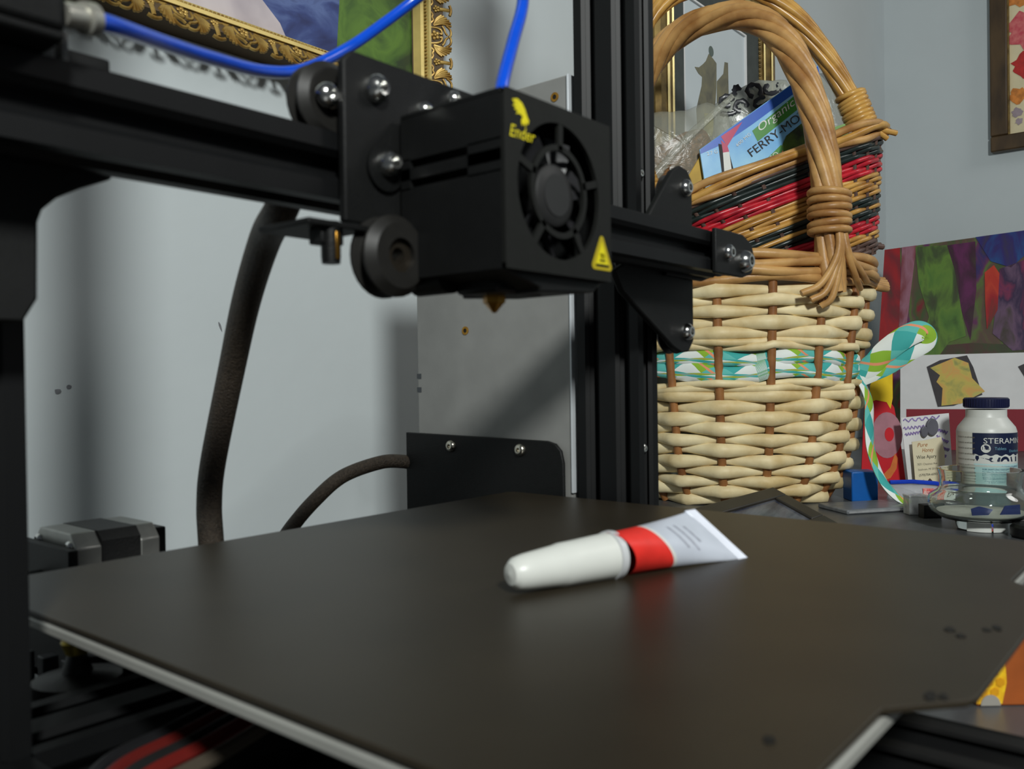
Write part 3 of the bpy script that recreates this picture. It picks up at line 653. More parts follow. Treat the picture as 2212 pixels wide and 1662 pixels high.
# ---- what stands in the coloured basket
def clear_mat(name, rgb, t, rough=.25):
    m = bpy.data.materials.new(name); m.use_nodes = True; n = m.node_tree.nodes; l = m.node_tree.links
    b = n['Principled BSDF']; b.inputs['Base Color'].default_value = lin(rgb)+(1,); b.inputs['Roughness'].default_value = rough
    tc = n.new('ShaderNodeTexCoord'); no = n.new('ShaderNodeTexNoise'); no.inputs['Scale'].default_value = 45; no.inputs['Detail'].default_value = 3; no.inputs['Distortion'].default_value = 1.5
    bp = n.new('ShaderNodeBump'); bp.inputs['Strength'].default_value = .5; bp.inputs['Distance'].default_value = .003
    l.new(tc.outputs['Object'], no.inputs['Vector']); l.new(no.outputs[0], bp.inputs['Height']); l.new(bp.outputs[0], b.inputs['Normal'])
    tr = n.new('ShaderNodeBsdfTransparent'); mx = n.new('ShaderNodeMixShader'); mx.inputs[0].default_value = t
    l.new(b.outputs[0], mx.inputs[1]); l.new(tr.outputs[0], mx.inputs[2]); l.new(mx.outputs[0], n['Material Output'].inputs[0])
    MATS[name] = m; return m
BAG = clear_mat('clear_bag_film', (176, 178, 164), .68); BAG2 = clear_mat('grey_bag_film', (166, 170, 160), .30)
def pillow(parent, name, outline, T, m_, y=0., wob=1.2, label=None):
    cx = sum(p[0] for p in outline)/len(outline); cz = sum(p[1] for p in outline)/len(outline)
    loop = [Vector((a, 0, b)) for a, b in outline]; L = []
    for i in range(len(loop)):
        for j in range(4): L.append(loop[i].lerp(loop[(i+1) % len(loop)], j/4))
    rows = []; N = len(L)
    for s_ in (-1, 1):
        rng = (0, .25, .5, .72, .88, .97, 1) if s_ < 0 else (.97, .88, .72, .5, .25, 0)
        for r_ in rng:
            row = []
            for i in range(N+1):
                p = L[i % N]; w_ = wob*math.sin(i*2.1+r_*5)*r_
                row.append(Vector((cx+(p.x-cx)*r_+w_*.5, y+s_*T*math.sqrt(max(0, 1-r_*r_))+w_*s_, cz+(p.z-cz)*r_+w_*.3)))
            rows.append(row)
    return MB().grid(rows).build(name, m_, parent, angle=80, label=label)
sb_ = thing('seed_bag', 'clear plastic bag of brown seeds leaning at the left of the striped basket', 'seed bag', (642.8, 232.4, 321.8), FACE)
pillow(sb_, 'bag_film', [(-62, 44), (-30, 47), (0, 48), (26, 58), (48, 46), (58, 20), (48, -30), (10, -80), (-40, -80), (-70, -40)], 16, BAG)
sd_ = pillow(sb_, 'seeds', [(-60, -2), (-30, 8), (0, 24), (20, 28), (34, 10), (40, -20), (6, -74), (-36, -74), (-64, -36)], 15, M('brown_seeds', (140, 98, 54), .7, var=.7, vscale=260, rgb2=(84, 56, 32), bump=2.0, bscale=420)); sd_['kind'] = 'stuff'
pillow(sb_, 'fold', [(-62, -50), (-58, -44), (0, 20), (50, 62), (54, 58), (6, 12), (-50, -52)], 3, BAG, y=-15, wob=.4)
b2_ = thing('printed_bag', 'grey translucent bag printed with black loops behind the blue packet', 'plastic bag', (733.6, 194.1, 376.8), FACE)
pillow(b2_, 'bag_film', [(-46, -28), (-42, 14), (-30, 24), (-10, 34), (10, 42), (44, 42), (56, 26), (58, -10), (30, -70), (-20, -76), (-50, -60)], 13, BAG2)
mb = MB()
for cx, cz, rx, rz, a0, a1, w_, tl in ((-30, 15, 7, 6, 0, 300, 3, 0), (-18, 24, 3, 8, 20, 200, 3.4, 0), (-14, 8, 7, 6, -40, 250, 3, 20), (2, 26, 8, 8, -60, 250, 3, 10), (24, 29, 10, 6, 100, 400, 3, 20), (10, 12, 9, 5, 40, 320, 2.6, 25), (38, 30, 7, 6, 60, 330, 3, 0), (26, 12, 7, 4, -30, 160, 2.4, 30), (-28, 2, 8, 3, 180, 340, 2.6, 0), (6, 3, 8, 3, 200, 380, 2.2, 15)):
    pts = []
    for i in range(13):
        t = R(a0+(a1-a0)*i/12); x, q = rx*math.cos(t), rz*math.sin(t); c, s_ = math.cos(R(tl)), math.sin(R(tl))
        X_, Z_ = cx+x*c-q*s_, cz+x*s_+q*c; rr2 = min(1, (((X_-4)/58)**2+((Z_+10)/56)**2)); pts.append((X_, -13.6*math.sqrt(1-rr2)-1.2, Z_))
    mb.tube(pts, [1.15*w_*(.55+.45*math.sin(i*1.9)**2) for i in range(13)], 6, r2=.5, up=Vector((0, 1, 0)))
mb.build('black_loops', M('bag_ink', (44, 46, 52), .3, var=.2, vscale=90), b2_)
b3_ = thing('clear_bag', 'clear plastic bag standing at the right of the blue packet', 'plastic bag', (752, 101.6, 367.3), FACE)
pillow(b3_, 'bag_film', [(-18, 44), (4, 40), (18, 22), (20, -10), (16, -40), (-4, -70), (-22, -60), (-24, 0)], 9, BAG)
card(b3_, 'green_print', [(-6, -22), (14, -16), (12, -36), (-6, -38)], M('pale_green_print', (128, 168, 96), .5, var=.2), -9.6, .4)
yp = thing('seed_packet', 'plain mustard yellow packet beside the blue packet', 'seed packet', (637.8, 211.5, 296.3), FACE)
card(yp, 'packet_front', [(2, 20), (20, 36), (24, 10), (10, -60), (-14, -60), (-20, -16)], M('mustard_paper', (204, 166, 66), .6, var=.25, vscale=40), -1.5, 3, .6)
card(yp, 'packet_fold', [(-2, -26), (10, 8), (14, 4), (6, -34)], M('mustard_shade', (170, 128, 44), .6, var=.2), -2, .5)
bp_ = thing('seed_packet', 'light blue organic seed packet with green bands and a lighthouse', 'seed packet', (673.1, 156.7, 314.3), FACE)
SKY = M('packet_blue', (96, 164, 222), .3, var=.9, vscale=16, rgb2=(160, 212, 238))
card(bp_, 'packet_face', [(-67, 4), (66, 96), (88, -6), (40, -60), (-57, -66)], SKY, -1.5, 3, .5)
DB = M('deep_blue_print', (28, 92, 196), .3, var=.25, vscale=20); GRN = M('green_print', (66, 140, 52), .35, var=.2, vscale=30); CRIM = M('crimson_print', (188, 26, 84), .35, var=.15)
card(bp_, 'blue_border', [(-66, 4), (66, 95), (69, 80), (52, 74), (-8, 31), (-40, 10), (-66, -1)], DB, -1.7, .2)
card(bp_, 'magenta_print', [(-43, 18), (-19, 34), (-36, 7)], CRIM, -1.9, .2)
card(bp_, 'lighthouse_outline', [(-46, 10), (-36, 8), (-26, -32), (-41, -34)], INK, -1.9, .2)
card(bp_, 'lighthouse_top', [(-43, 14), (-36, 8), (-34, 1), (-41, 0)], CRIM, -2.1, .2)
card(bp_, 'lighthouse_tower', [(-41, 0), (-34, 1), (-31, -23), (-39.5, -26)], WHITEP, -2.1, .2)
card(bp_, 'lighthouse_foot', [(-39.5, -26), (-31, -23), (-29, -30), (-39, -34)], CRIM, -2.1, .2)
card(bp_, 'green_band', [(-8, 24), (44, 66), (53, 55), (-2, 12)], GRN, -1.9, .2)
card(bp_, 'green_band', [(-18, -32), (24, 8), (30, -2), (-8, -40)], GRN, -1.9, .2)
card(bp_, 'green_band', [(-52, -38), (-40, -30), (-36, -36), (-52, -48)], GRN, -1.9, .2)
card(bp_, 'leaf_picture', [(18, -8), (30, 18), (58, 40), (68, 42), (72, -4), (40, -30)], M('dark_leaves', (34, 44, 24), .4, var=.9, vscale=60, rgb2=(80, 110, 30)), -1.9, .2)
card(bp_, 'orange_picture', [(14, -16), (26, 2), (28, -10)], M('orange_print', (196, 88, 36), .4, var=.2), -2.1, .2)
ctext(bp_, 'lettering', 'Organic', WHITEP, 19, 41, -2.2, 8.5, 50, 37, .3)
ctext(bp_, 'lettering', 'FERRY-MORSE', INK, 26, 25, -2.3, 9.5, 92, 36)
ctext(bp_, 'lettering', 'TOMATO', WHITEP, 6, -14, -2.2, 6.5, 38, 41)
ctext(bp_, 'lettering', '2.7 G', WHITEP, -53, 0, -2.2, 4, 12, 14)
ctext(bp_, 'lettering', '600 MG', WHITEP, -18, 14, -2.2, 3.6, 20, 40)
card(bp_, 'barcode_panel', [(70, 6), (80, 10), (82, -18), (72, -22)], PAPER, -2.2, .2)
for q in range(5): card(bp_, 'barcode_bar', [(71, -1-q*4), (80, 3-q*4), (80, 1.6-q*4), (71, -2.4-q*4)], INK, -2.4, .2)

# ------------------------------------------------------------------ gilt framed painting on the back wall
GOLD = M('gilt', (196, 164, 92), .42, metal=.4, var=.35, vscale=90, rgb2=(140, 104, 44)); GOLD2 = M('pale_gilt', (222, 198, 124), .4, metal=.35, var=.15, vscale=60)
GF = thing('gilt_frame', 'painting in a wide ornate pierced gold frame hanging above the printer', 'framed painting', (91, YW, 324)); GFo = Vector((91, YW, 324))
fx0, fx1, fz0, fz1 = -190., 372., 324., 840.
corners = [Vector((fx0, 0, fz0)), Vector((fx1, 0, fz0)), Vector((fx1, 0, fz1)), Vector((fx0, 0, fz1))]; cen = Vector((91, 0, 582))
def molding(prof, name, m_):
    """prof: (inset, y) closed section swept round the frame, one mesh per side"""
    for i in range(4):
        a, b = corners[i], corners[(i+1) % 4]; t = (b-a).normalized(); n_ = Vector((-t.z, 0, t.x)); L = (b-a).length; mb = MB(); k = len(prof); vs = []
        for q in (0, 1):
            for d_, y_ in prof:
                p = (a+t*d_ if q == 0 else b-t*d_)+n_*d_; vs.append(Vector((p.x, y_, p.z)))
        mb._add(vs, [(j, (j+1) % k, k+(j+1) % k, k+j) for j in range(k)]+[tuple(range(k)), tuple(range(2*k-1, k-1, -1))])
        mb.build(name, m_, GF, off=GFo)
molding([(9, YW-.5), (9, YW-34), (20, YW-27), (31.5, YW-14), (31.5, YW-.5)], 'backing_board', M('raw_wood', (92, 76, 56), .75, var=.25, vscale=20, stretch=(1, 1, 6)))
molding([(20.5, YW-29), (23.5, YW-29), (25, YW-22), (20.5, YW-25)], 'gilt_fillet', GOLD2)
molding([(26, YW-24), (28.6, YW-22.5), (31.5, YW-15), (26, YW-18)], 'gilt_fillet', GOLD2)
def ornament():
    mb = MB(); yv = lambda b: -2.2-1.6*math.sin(min(1, b/22)*math.pi)
    def T(pts, r, n=5): mb.tube(smooth([(a, yv(b), b) for a, b in pts], 4), r, 6, up=Vector((0, 1, 0)))
    def flower(a, b, r):
        for k in range(5):
            t = R(90+72*k); mb.ball((a+r*math.cos(t), yv(b)-.6, b+r*math.sin(t)), (r*.62, 1.1, r*.62), 4)
        mb.ball((a, yv(b)-1.2, b), (r*.45, 1.2, r*.45), 4)
    flower(0, 15.5, 2.2); flower(24.5, 17, 3.0)
    T([(0, 12.5), (0, 8), (0, 2.5)], 1.7); T([(-4.8, 2.0), (-2, .8), (0, .6), (2, .8), (4.8, 2.0)], 1.5)
    for s_ in (-1, 1):
        f = (lambda a: 24.5+s_*(a-24.5)) if s_ > 0 else (lambda a: 24.5-(a-24.5))
        for e in ((5.6, 10.6), (6.2, 8), (7.6, 5.2), (9.4, 2.6), (11.6, .9), (14.2, .4)):
            T([(f(15.2), 18.2), (f((15.2+e[0])/2-1.2), (18.2+e[1])/2+1), (f(e[0]), e[1])], 1.25)
        T([(f(17), 20.5), (f(17.5), 15), (f(19.5), 11), (f(23), 10.2), (f(22.6), 12.5)], 1.1)
        T([(f(15.5), 10), (f(18), 8), (f(21.5), 6.5), (f(23.4), 4.4)], 1.2)
        T([(f(14.4), 6), (f(17), 2.2), (f(20), .8), (f(23.6), 1.4), (f(24.5), 3.6)], 1.25)
        T([(f(3), 20.5), (f(5.5), 19), (f(8), 19.6), (f(10.5), 18.5), (f(13), 20.8)], 1.2)
    T([(0, 21), (6, 21.5), (12, 21), (18, 21.8), (24.5, 21.4), (31, 21.8), (37, 21), (43, 21.5), (49, 21)], .9)
    return mb
om = ornament().mesh('ornament', GOLD, 60)
sl_ = math.atan2(14, 22)
for i in range(4):
    a, b = corners[i], corners[(i+1) % 4]; t = (b-a).normalized(); n_ = Vector((-t.z, 0, t.x)); L = (b-a).length; nu = int(L//49); st = L/nu
    bx_ = t; bz_ = (n_*math.cos(sl_)+Vector((0, 1, 0))*math.sin(sl_)).normalized(); by_ = bz_.cross(bx_)
    for k in range(nu):
        o = bpy.data.objects.new('ornament', om); COL.objects.link(o); o.parent = GF
        p = a+t*(st*k)+Vector((0, YW-36, 0))-GFo
        o.matrix_local = Matrix(((bx_.x, by_.x, bz_.x, p.x*S), (bx_.y, by_.y, bz_.y, p.y*S), (bx_.z, by_.z, bz_.z, p.z*S), (0, 0, 0, 1))) @ Matrix.Diagonal((st/49, 1, 1, 1))
    mb = MB(); q = 24.
    while q < L-24: c = a+t*q+n_*25.2; mb.ball((c.x, YW-26, c.z), 1.25, 4); q += 3.4
    mb.build('bead_row', GOLD, GF, off=GFo)['kind'] = 'stuff'
def gp(name, pts, m_, y): MB().prism(pts, (0, YW-y, 0), (1, 0, 0), (0, 0, 1), (0, .3, 0)).build(name, m_, GF, off=GFo)
gp('canvas', [(fx0+28, fz0+28), (fx1-28, fz0+28), (fx1-28, fz1-28), (fx0+28, fz1-28)], paint_mat('grass_paint', [(30, 52, 22), (62, 96, 30), (88, 124, 40), (50, 80, 30)], 22), 13)
gp('blue_cloth_paint', [(130, fz0+28), (247, fz0+28), (252, 410), (247, 470), (215, 520), (120, 500), (150, 410)], paint_mat('denim_paint', [(24, 34, 84), (48, 66, 124), (86, 106, 158), (40, 52, 100)], 14, (1, 1, 2.5)), 13.4)
gp('pale_cloth_paint', [(60, fz0+28), (196, fz0+28), (188, 366), (166, 384), (120, 376), (70, 366)], paint_mat('pale_cloth', [(150, 140, 150), (196, 186, 190), (214, 206, 206)], 8), 13.8)
gp('white_cloth_paint', [(-162, fz0+28), (80, fz0+28), (118, 377), (150, 384), (150, 470), (60, 520), (-162, 500)], paint_mat('white_cloth', [(110, 116, 150), (168, 174, 196), (206, 208, 214), (140, 146, 170)], 12, (2, 1, .6)), 14.2)

# ------------------------------------------------------------------ small framed picture on the back wall
PF = thing('framed_picture', 'gold framed picture of a grey figure on white, behind the basket handle', 'framed picture', (1007, YW, 220)); PFo = Vector((1007, YW, 220))
corners = [Vector((805, 0, 220)), Vector((1212, 0, 220)), Vector((1212, 0, 728)), Vector((805, 0, 728))]
_GF, _GFo = GF, GFo; GF, GFo = PF, PFo
AG = M('antique_gold', (150, 124, 70), .4, metal=.5, var=.3, vscale=50, rgb2=(96, 78, 46)); LINER = M('dark_liner', (72, 78, 76), .7, var=.2, vscale=60)
molding([(0, YW-.5), (0, YW-14), (6, YW-20), (24, YW-22), (44, YW-17), (54, YW-12), (54, YW-.5)], 'frame_side', AG)
molding([(20, YW-22.5), (24, YW-24), (27, YW-22.5), (24, YW-20)], 'bright_fillet', M('bright_gilt', (222, 204, 140), .3, metal=.5, var=.1))
molding([(42, YW-18), (45, YW-19.5), (48, YW-18), (45, YW-16)], 'bright_fillet', M('bright_gilt', (222, 204, 140)))
molding([(54, YW-.6), (54, YW-11), (96, YW-7.5), (96, YW-.6)], 'liner', LINER)
molding([(95, YW-8.4), (98, YW-8.4), (98, YW-5), (95, YW-5)], 'mat_edge', PAPER)
for i in range(4):
    a, b = corners[i], corners[(i+1) % 4]; t = (b-a).normalized(); n_ = Vector((-t.z, 0, t.x)); L = (b-a).length; mb = MB(); q = 56.
    while q < L-56: c = a+t*q+n_*53; mb.ball((c.x, YW-13, c.z), 2.6, 4); q += 7.5
    mb.build('bead_row', AG, PF, off=PFo)['kind'] = 'stuff'
gp('picture_sheet', [(900, 315), (1117, 315), (1117, 633), (900, 633)], M('pale_sheet', (206, 216, 220), .5, var=.06, vscale=10), 5)
FIG = paint_mat('figure_paint', [(92, 92, 84), (118, 116, 96), (132, 128, 98)], 30)
gp('figure_body', [(938, 533), (950, 526), (962, 524), (960, 510), (950, 488), (942, 470), (946, 430), (990, 430), (1006, 496), (1010, 520), (1011, 558), (1000, 562), (985, 566), (975, 552), (966, 545), (952, 536)], FIG, 5.4)
gp('figure_head', ell(993, 572, 8, 8), M('grey_green_paint', (98, 112, 106), .6, var=.1), 5.6)
gp('figure_wing', [(1012, 530), (1035, 548), (1040, 568), (1052, 570), (1054, 480), (1010, 470)], FIG, 5.4)
gp('figure_skirt', [(968, 470), (1000, 476), (1002, 440), (964, 436)], M('ochre_paint', (164, 158, 92), .6, var=.2, vscale=60), 5.8)
GF, GFo = _GF, _GFo

# ------------------------------------------------------------------ floral picture on the right wall
FL = thing('framed_picture', 'brown wood framed floral print hanging on the right wall', 'framed picture', (XR, 0, 546)); FLo = Vector((XR, 0, 546))
BRW = M('brown_frame_wood', (84, 64, 38), .45, var=.45, vscale=30, rgb2=(52, 38, 22), stretch=(1, 1, .3))
fy0, fy1, fz0, fz1 = 152., -260., 546., 1060.
for name, lo, hi in (('frame_side', (XR-22, fy0-34, fz0+34), (XR-1, fy0, fz1-34)), ('frame_side', (XR-22, fy1, fz0+34), (XR-1, fy1+34, fz1-34)), ('frame_side', (XR-22, fy1, fz0), (XR-1, fy0, fz0+34)), ('frame_side', (XR-22, fy1, fz1-34), (XR-1, fy0, fz1))):
    MB().box(lo, hi).build(name, BRW, FL, 3, off=FLo)
MB().box((XR-10, fy1+30, fz0+30), (XR-4, fy0-30, fz1-30)).build('print_sheet', M('cream_sheet', (226, 214, 176), .7, var=.12, vscale=20), FL, off=FLo)
MB().box((XR-18, fy0-37, fz0+34), (XR-10, fy0-34, fz1-34)).build('inner_fillet', AG, FL, off=FLo)
def blob(cy, cz, r_, m_, k=9, x=10.6):
    pts = [((r_*(1+.22*math.sin(i*2.3+cy)))*math.cos(2*math.pi*i/k/2), (r_*(1+.22*math.cos(i*1.7+cz)))*math.sin(2*math.pi*i/k/2)) for i in range(2*k)]
    MB().prism(pts, (XR-x, cy, cz), (0, -1, 0), (0, 0, 1), (-.3, 0, 0)).build('flower_print', m_, FL, off=FLo)
PK = M('pink_print', (214, 118, 116), .6, var=.4, vscale=90, rgb2=(196, 70, 84)); RD = M('red_flower', (196, 44, 40), .6, var=.3, vscale=90); OR_ = M('orange_flower', (226, 140, 60), .6, var=.4, vscale=90); GR_ = M('green_leafprint', (64, 104, 72), .6, var=.3); LIL = M('lilac_print', (168, 152, 160), .6, var=.2); YL_ = M('yellow_centre', (226, 198, 60), .6, var=.2)
for cy, cz, r_, m_ in ((78, 800, 42, PK), (70, 800, 15, YL_), (100, 880, 26, OR_), (62, 868, 22, GR_), (84, 726, 26, RD), (100, 662, 17, OR_), (102, 626, 10, LIL), (98, 606, 7, LIL), (60, 690, 14, OR_), (30, 760, 36, RD), (10, 660, 30, PK), (-40, 720, 40, OR_), (-60, 840, 44, PK), (20, 880, 30, RD), (74, 600, 6, GR_), (60, 612, 8, LIL)):
    blob(cy, cz, r_, m_, x=10.6 if m_ is not YL_ else 11)

# ------------------------------------------------------------------ paintings and papers standing at the right
CV = thing('abstract_painting', 'unframed canvas brushed in red, green, violet and blue, leaning at the right', 'painting', (1560, 300, TZ), (0, 0, 0)); CVo = Vector((1560, 300, TZ))
TLc, TRc = Vector((1694.8, 319.9, 325.5)), Vector((1765.2, 0.7, 348.3)); BLc = Vector((1535, 300, TZ)); BRc = BLc+(TRc-TLc); BRc.z = TZ
ux = (TRc-TLc).normalized(); uz = (TLc-BLc).normalized(); nn = ux.cross(uz).normalized()
if nn.dot(CAM-TLc) < 0: nn = -nn
Wc, Hc = (TRc-TLc).length, (TLc-BLc).length
def cvp(name, pts, m_, y, th=.4): return MB().prism(pts, BLc+nn*y, ux, uz, nn*th).build(name, m_, CV, off=CVo)
cvp('canvas_board', [(0, 0), (Wc, 0), (Wc, Hc), (0, Hc)], paint_mat('abstract_paint', [(120, 30, 40), (60, 84, 44), (92, 70, 60), (86, 110, 50), (98, 46, 84), (52, 40, 96), (70, 60, 40)], 7, (1, 1.4, .7), distort=1.6), 0, 10)
def brush(pts, cols, y, sc=16): cvp('paint_stroke', pts, paint_mat('stroke_%d' % random.randrange(10**6), [tuple(int(q*.86) for q in c) for c in cols]+[(62, 56, 44)], sc, (1, 1.6, .5), distort=.5, detail=9), y)
Hs = Hc
brush([(0, 0), (0, Hs), (30, Hs), (34, Hs-60), (38, Hs-160), (30, Hs-240), (36, 0)], [(150, 24, 32), (188, 34, 40), (140, 40, 50)], 10.1)
brush([(34, Hs), (62, Hs), (58, Hs-70), (50, Hs-200), (40, Hs-290), (36, Hs-150)], [(150, 84, 92), (176, 120, 140), (140, 60, 66)], 10.3)
brush([(60, Hs-4), (130, Hs-10), (140, Hs-70), (150, Hs-160), (160, Hs-220), (130, Hs-230), (112, Hs-260), (70, Hs-330), (60, Hs-300), (92, Hs-170), (70, Hs-90)], [(66, 96, 44), (92, 136, 56), (112, 150, 60), (74, 92, 52)], 10.5)
brush([(120, Hs-10), (172, Hs-10), (176, Hs-120), (168, Hs-230), (150, Hs-160), (136, Hs-70)], [(84, 36, 72), (112, 40, 96), (70, 30, 56)], 10.7)
brush([(172, Hs), (260, Hs), (270, Hs-46), (236, Hs-80), (200, Hs-60)], [(24, 52, 140), (30, 92, 160), (52, 40, 120)], 10.9)
brush([(190, Hs-84), (206, Hs-70), (216, Hs-90), (214, Hs-170), (196, Hs-210), (192, Hs-150)], [(200, 40, 36), (220, 70, 44), (180, 30, 40)], 11.1)
brush([(216, Hs-80), (280, Hs-60), (300, Hs-260), (240, Hs-260), (206, Hs-220)], [(80, 40, 100), (140, 50, 90), (60, 40, 80), (120, 90, 120)], 10.9)
brush([(44, Hs-250), (110, Hs-236), (170, Hs-236), (260, Hs-250), (260, Hs-330), (60, Hs-340)], [(70, 60, 44), (96, 60, 56), (70, 84, 50)], 10.35)
PS = thing('collage_sheet', 'white collage sheet with torn yellow and red painted scraps behind the bottle', 'collage', (1440, 200, TZ)); PSo = Vector((1440, 200, TZ))
BLp = Vector((1424, 218, TZ)); ux = Vector((310*.3, -310*.95, 0)).normalized(); uz = Vector((24, 5, 173)).normalized(); nn = ux.cross(uz).normalized()
if nn.dot(CAM-BLp) < 0: nn = -nn
def psp(name, pts, m_, y, th=.3): return MB().prism(pts, BLp+nn*y, ux, uz, nn*th).build(name, m_, PS, off=PSo)
psp('sheet', [(0, 0), (330, 0), (330, 176), (0, 174)], PAPER, 0, 1.5)
psp('dark_red_paper', [(10, 0), (330, 0), (330, 74), (10, 74)], M('dark_red_paper', (138, 32, 46), .7, var=.15, vscale=20), 1.6)
psp('white_disc', ell(290, 6, 78, 60), PAPER, 2.0)
psp('black_scrap', [(44, 152), (66, 164), (110, 172), (120, 150), (134, 100), (88, 80), (62, 78)], M('black_scrap', (52, 46, 50), .6, var=.3), 2.0)
psp('yellow_scrap', [(50, 150), (90, 168), (112, 158), (118, 130), (138, 106), (100, 84), (68, 80), (70, 112), (60, 124), (66, 136)], paint_mat('yellow_scrap_paint', [(120, 130, 30), (190, 170, 40), (206, 150, 40), (170, 176, 70)], 30), 2.4)
psp('black_scrap', [(190, 150), (230, 170), (330, 172), (330, 130), (240, 96), (214, 104)], M('black_scrap', (52, 46, 50)), 2.0)
psp('red_scrap', [(204, 126), (250, 158), (330, 166), (330, 120), (260, 100), (222, 104)], paint_mat('red_scrap_paint', [(190, 40, 60), (220, 90, 60), (230, 150, 40), (170, 60, 120)], 30), 2.4)
# red card
RC = thing('paper_cutout', 'red and yellow painted card with a lilac ring, beside the willow basket', 'card', (923.1, 99.9, TZ), FACE)
REDP = M('red_card', (206, 26, 40), .6, var=.15, vscale=30)
card(RC, 'red_card', [(-30, 0), (-27, 60), (-24, 104), (-14, 112), (10, 102), (14, 96), (22, 50), (28, 0)], REDP, 0, 1.4)
card(RC, 'yellow_card', [(-19, 102), (-17, 126), (-8, 142), (12, 146), (12, 108), (9, 94), (4, 103), (-10, 106)], M('yellow_card', (236, 200, 24), .6, var=.1), -.5, .8)
card(RC, 'lilac_ring', [(x, zz) for x, zz in ell(4, 60, 20, 30)], M('lilac_card', (178, 124, 136), .6, var=.2, vscale=60), -.4, .4)
card(RC, 'red_spot', ell(7, 61, 6, 9), REDP, -.8, .4)
card(RC, 'orange_crescent', [(-16, 2), (-2, 8), (8, 18), (14, 36), (18, 30), (16, 16), (8, 4), (-4, 0)], M('orange_card', (218, 120, 56), .6, var=.2), -.5, .5)
# note with honey card clipped to it
NO = thing('note_sheet', 'white sheet with purple crayon scribbles and a grey clip, left of the bottle', 'note', (926.8, 50.4, TZ), FACE)
card(NO, 'sheet', [(-22, 0), (-31, 84), (30, 89), (35, 0)], PAPER, 0, .8)
PUR = M('purple_crayon', (150, 128, 190), .8, var=.4, vscale=200)
for q, (x0, zz0, x1, zz1, n_) in enumerate(((-28, 80, 18, 84, 5), (-28, 70, 2, 73, 6), (-26, 62, -4, 66, 6), (10, 70, 28, 64, 5), (14, 60, 29, 52, 6), (16, 48, 30, 42, 6), (14, 38, 26, 34, 6), (20, 26, 24, 14, 5))):
    MB().tube([(x0+(x1-x0)*i/20, -.3, zz0+(zz1-zz0)*i/20+2.2*math.sin(i*n_*.33)) for i in range(21)], .9, 5, r2=.25, up=Vector((0, 1, 0))).build('crayon_stroke', PUR, NO)
cl = card(NO, 'clip', ell(7, 72, 7.5, 11), M('grey_clip', (112, 112, 122), .4, metal=.3, var=.2), -5, 3.6, .8)
card(NO, 'clip_lever', ell(-3, 66, 4.5, 7), M('grey_clip', (112, 112, 122)), -5, 3.6, .8)
HC = thing('honey_card', 'cream honey label card with brown lettering in front of the scribbled sheet', 'card', (918, 44.5, TZ), FACE)
CRM = M('cream_card', (226, 216, 184), .7, var=.1, vscale=30)
card(HC, 'label_card', [(-17, 2), (-21, 54), (-4, 56), (16, 60), (20, 40), (20, 4), (6, 2)], CRM, 0, .8)
BRN = M('brown_ink', (168, 104, 44), .6, var=.1); GRY = M('grey_ink', (110, 104, 92), .6, var=.1)
for body, x, zz, sz, wd, m_, sh_ in (('Pure', -8, 50, 5.2, 13, BRN, .3), ('Honey', -1, 43.5, 5.2, 15, BRN, .3), ('Wise Apary', -3, 35, 4.6, 25, INK, 0), ('7071 Chestnut Ave', -2, 26, 2.8, 25, GRY, 0), ('Stathram, MI 20102', -1, 19.5, 2.6, 25, GRY, 0), ('(570)704-6093', -1, 12.5, 3, 23, INK, 0), ('week', -9, 5.4, 2.2, 7, GRY, 0)):
    ctext(HC, 'lettering', body, m_, x, zz, -.2, sz, wd, 4, sh_)
card(HC, 'arrow_mark', [(-4, 2.4), (1, 8), (6, 2.8)], M('dark_brown_ink', (70, 50, 40), .6, var=.1), -.3, .2)
# blue box
bb_ = tag(MB().box((-15, 0, 0), (14, 26, 33)).build('blue_box', M('blue_card', (16, 92, 172), .35, var=.2, vscale=30), None, 1.2, off=(0, 0, 0)), 'small bright blue box at the foot of the willow basket', 'box')
bb_.location = Vector((727, 62, TZ))*S; bb_.rotation_euler = FACE
# zip bag
ZB = thing('zip_bag', 'clear zip bag with a blue seal and red label lying by the blue box', 'plastic bag', (757, 12, TZ), FACE)
pillow(ZB, 'bag_film', [(-36, 20), (0, 20), (33, 16), (36, 4), (10, .8), (-24, .8), (-38, 4)], 10, clear_mat('zip_film', (204, 206, 212), .45, .15), wob=.5)
MB().tube([(-36, -3, 22.5), (-12, -4, 23), (12, -4, 21), (33, -3, 17)], 1.4, 8, r2=2.3).build('seal_strip', M('blue_seal', (24, 62, 186), .3, var=.1), ZB)
card(ZB, 'red_label', [(-4, 6), (10, 5.4), (9, 16), (-4, 17)], M('label_red', (212, 76, 72), .4, var=.35, vscale=300, rgb2=(232, 180, 172)), -11, .4)
card(ZB, 'white_label', [(10, 5.4), (26, 4), (26, 13), (9, 16)], WHITEP, -11, .4)
ctext(ZB, 'lettering', 'BC 00', WHITEP, 2.6, 11, -11.3, 4, 11, -3); ctext(ZB, 'lettering', 'EX', INK, 19, 9, -11.3, 4, 9, -5)
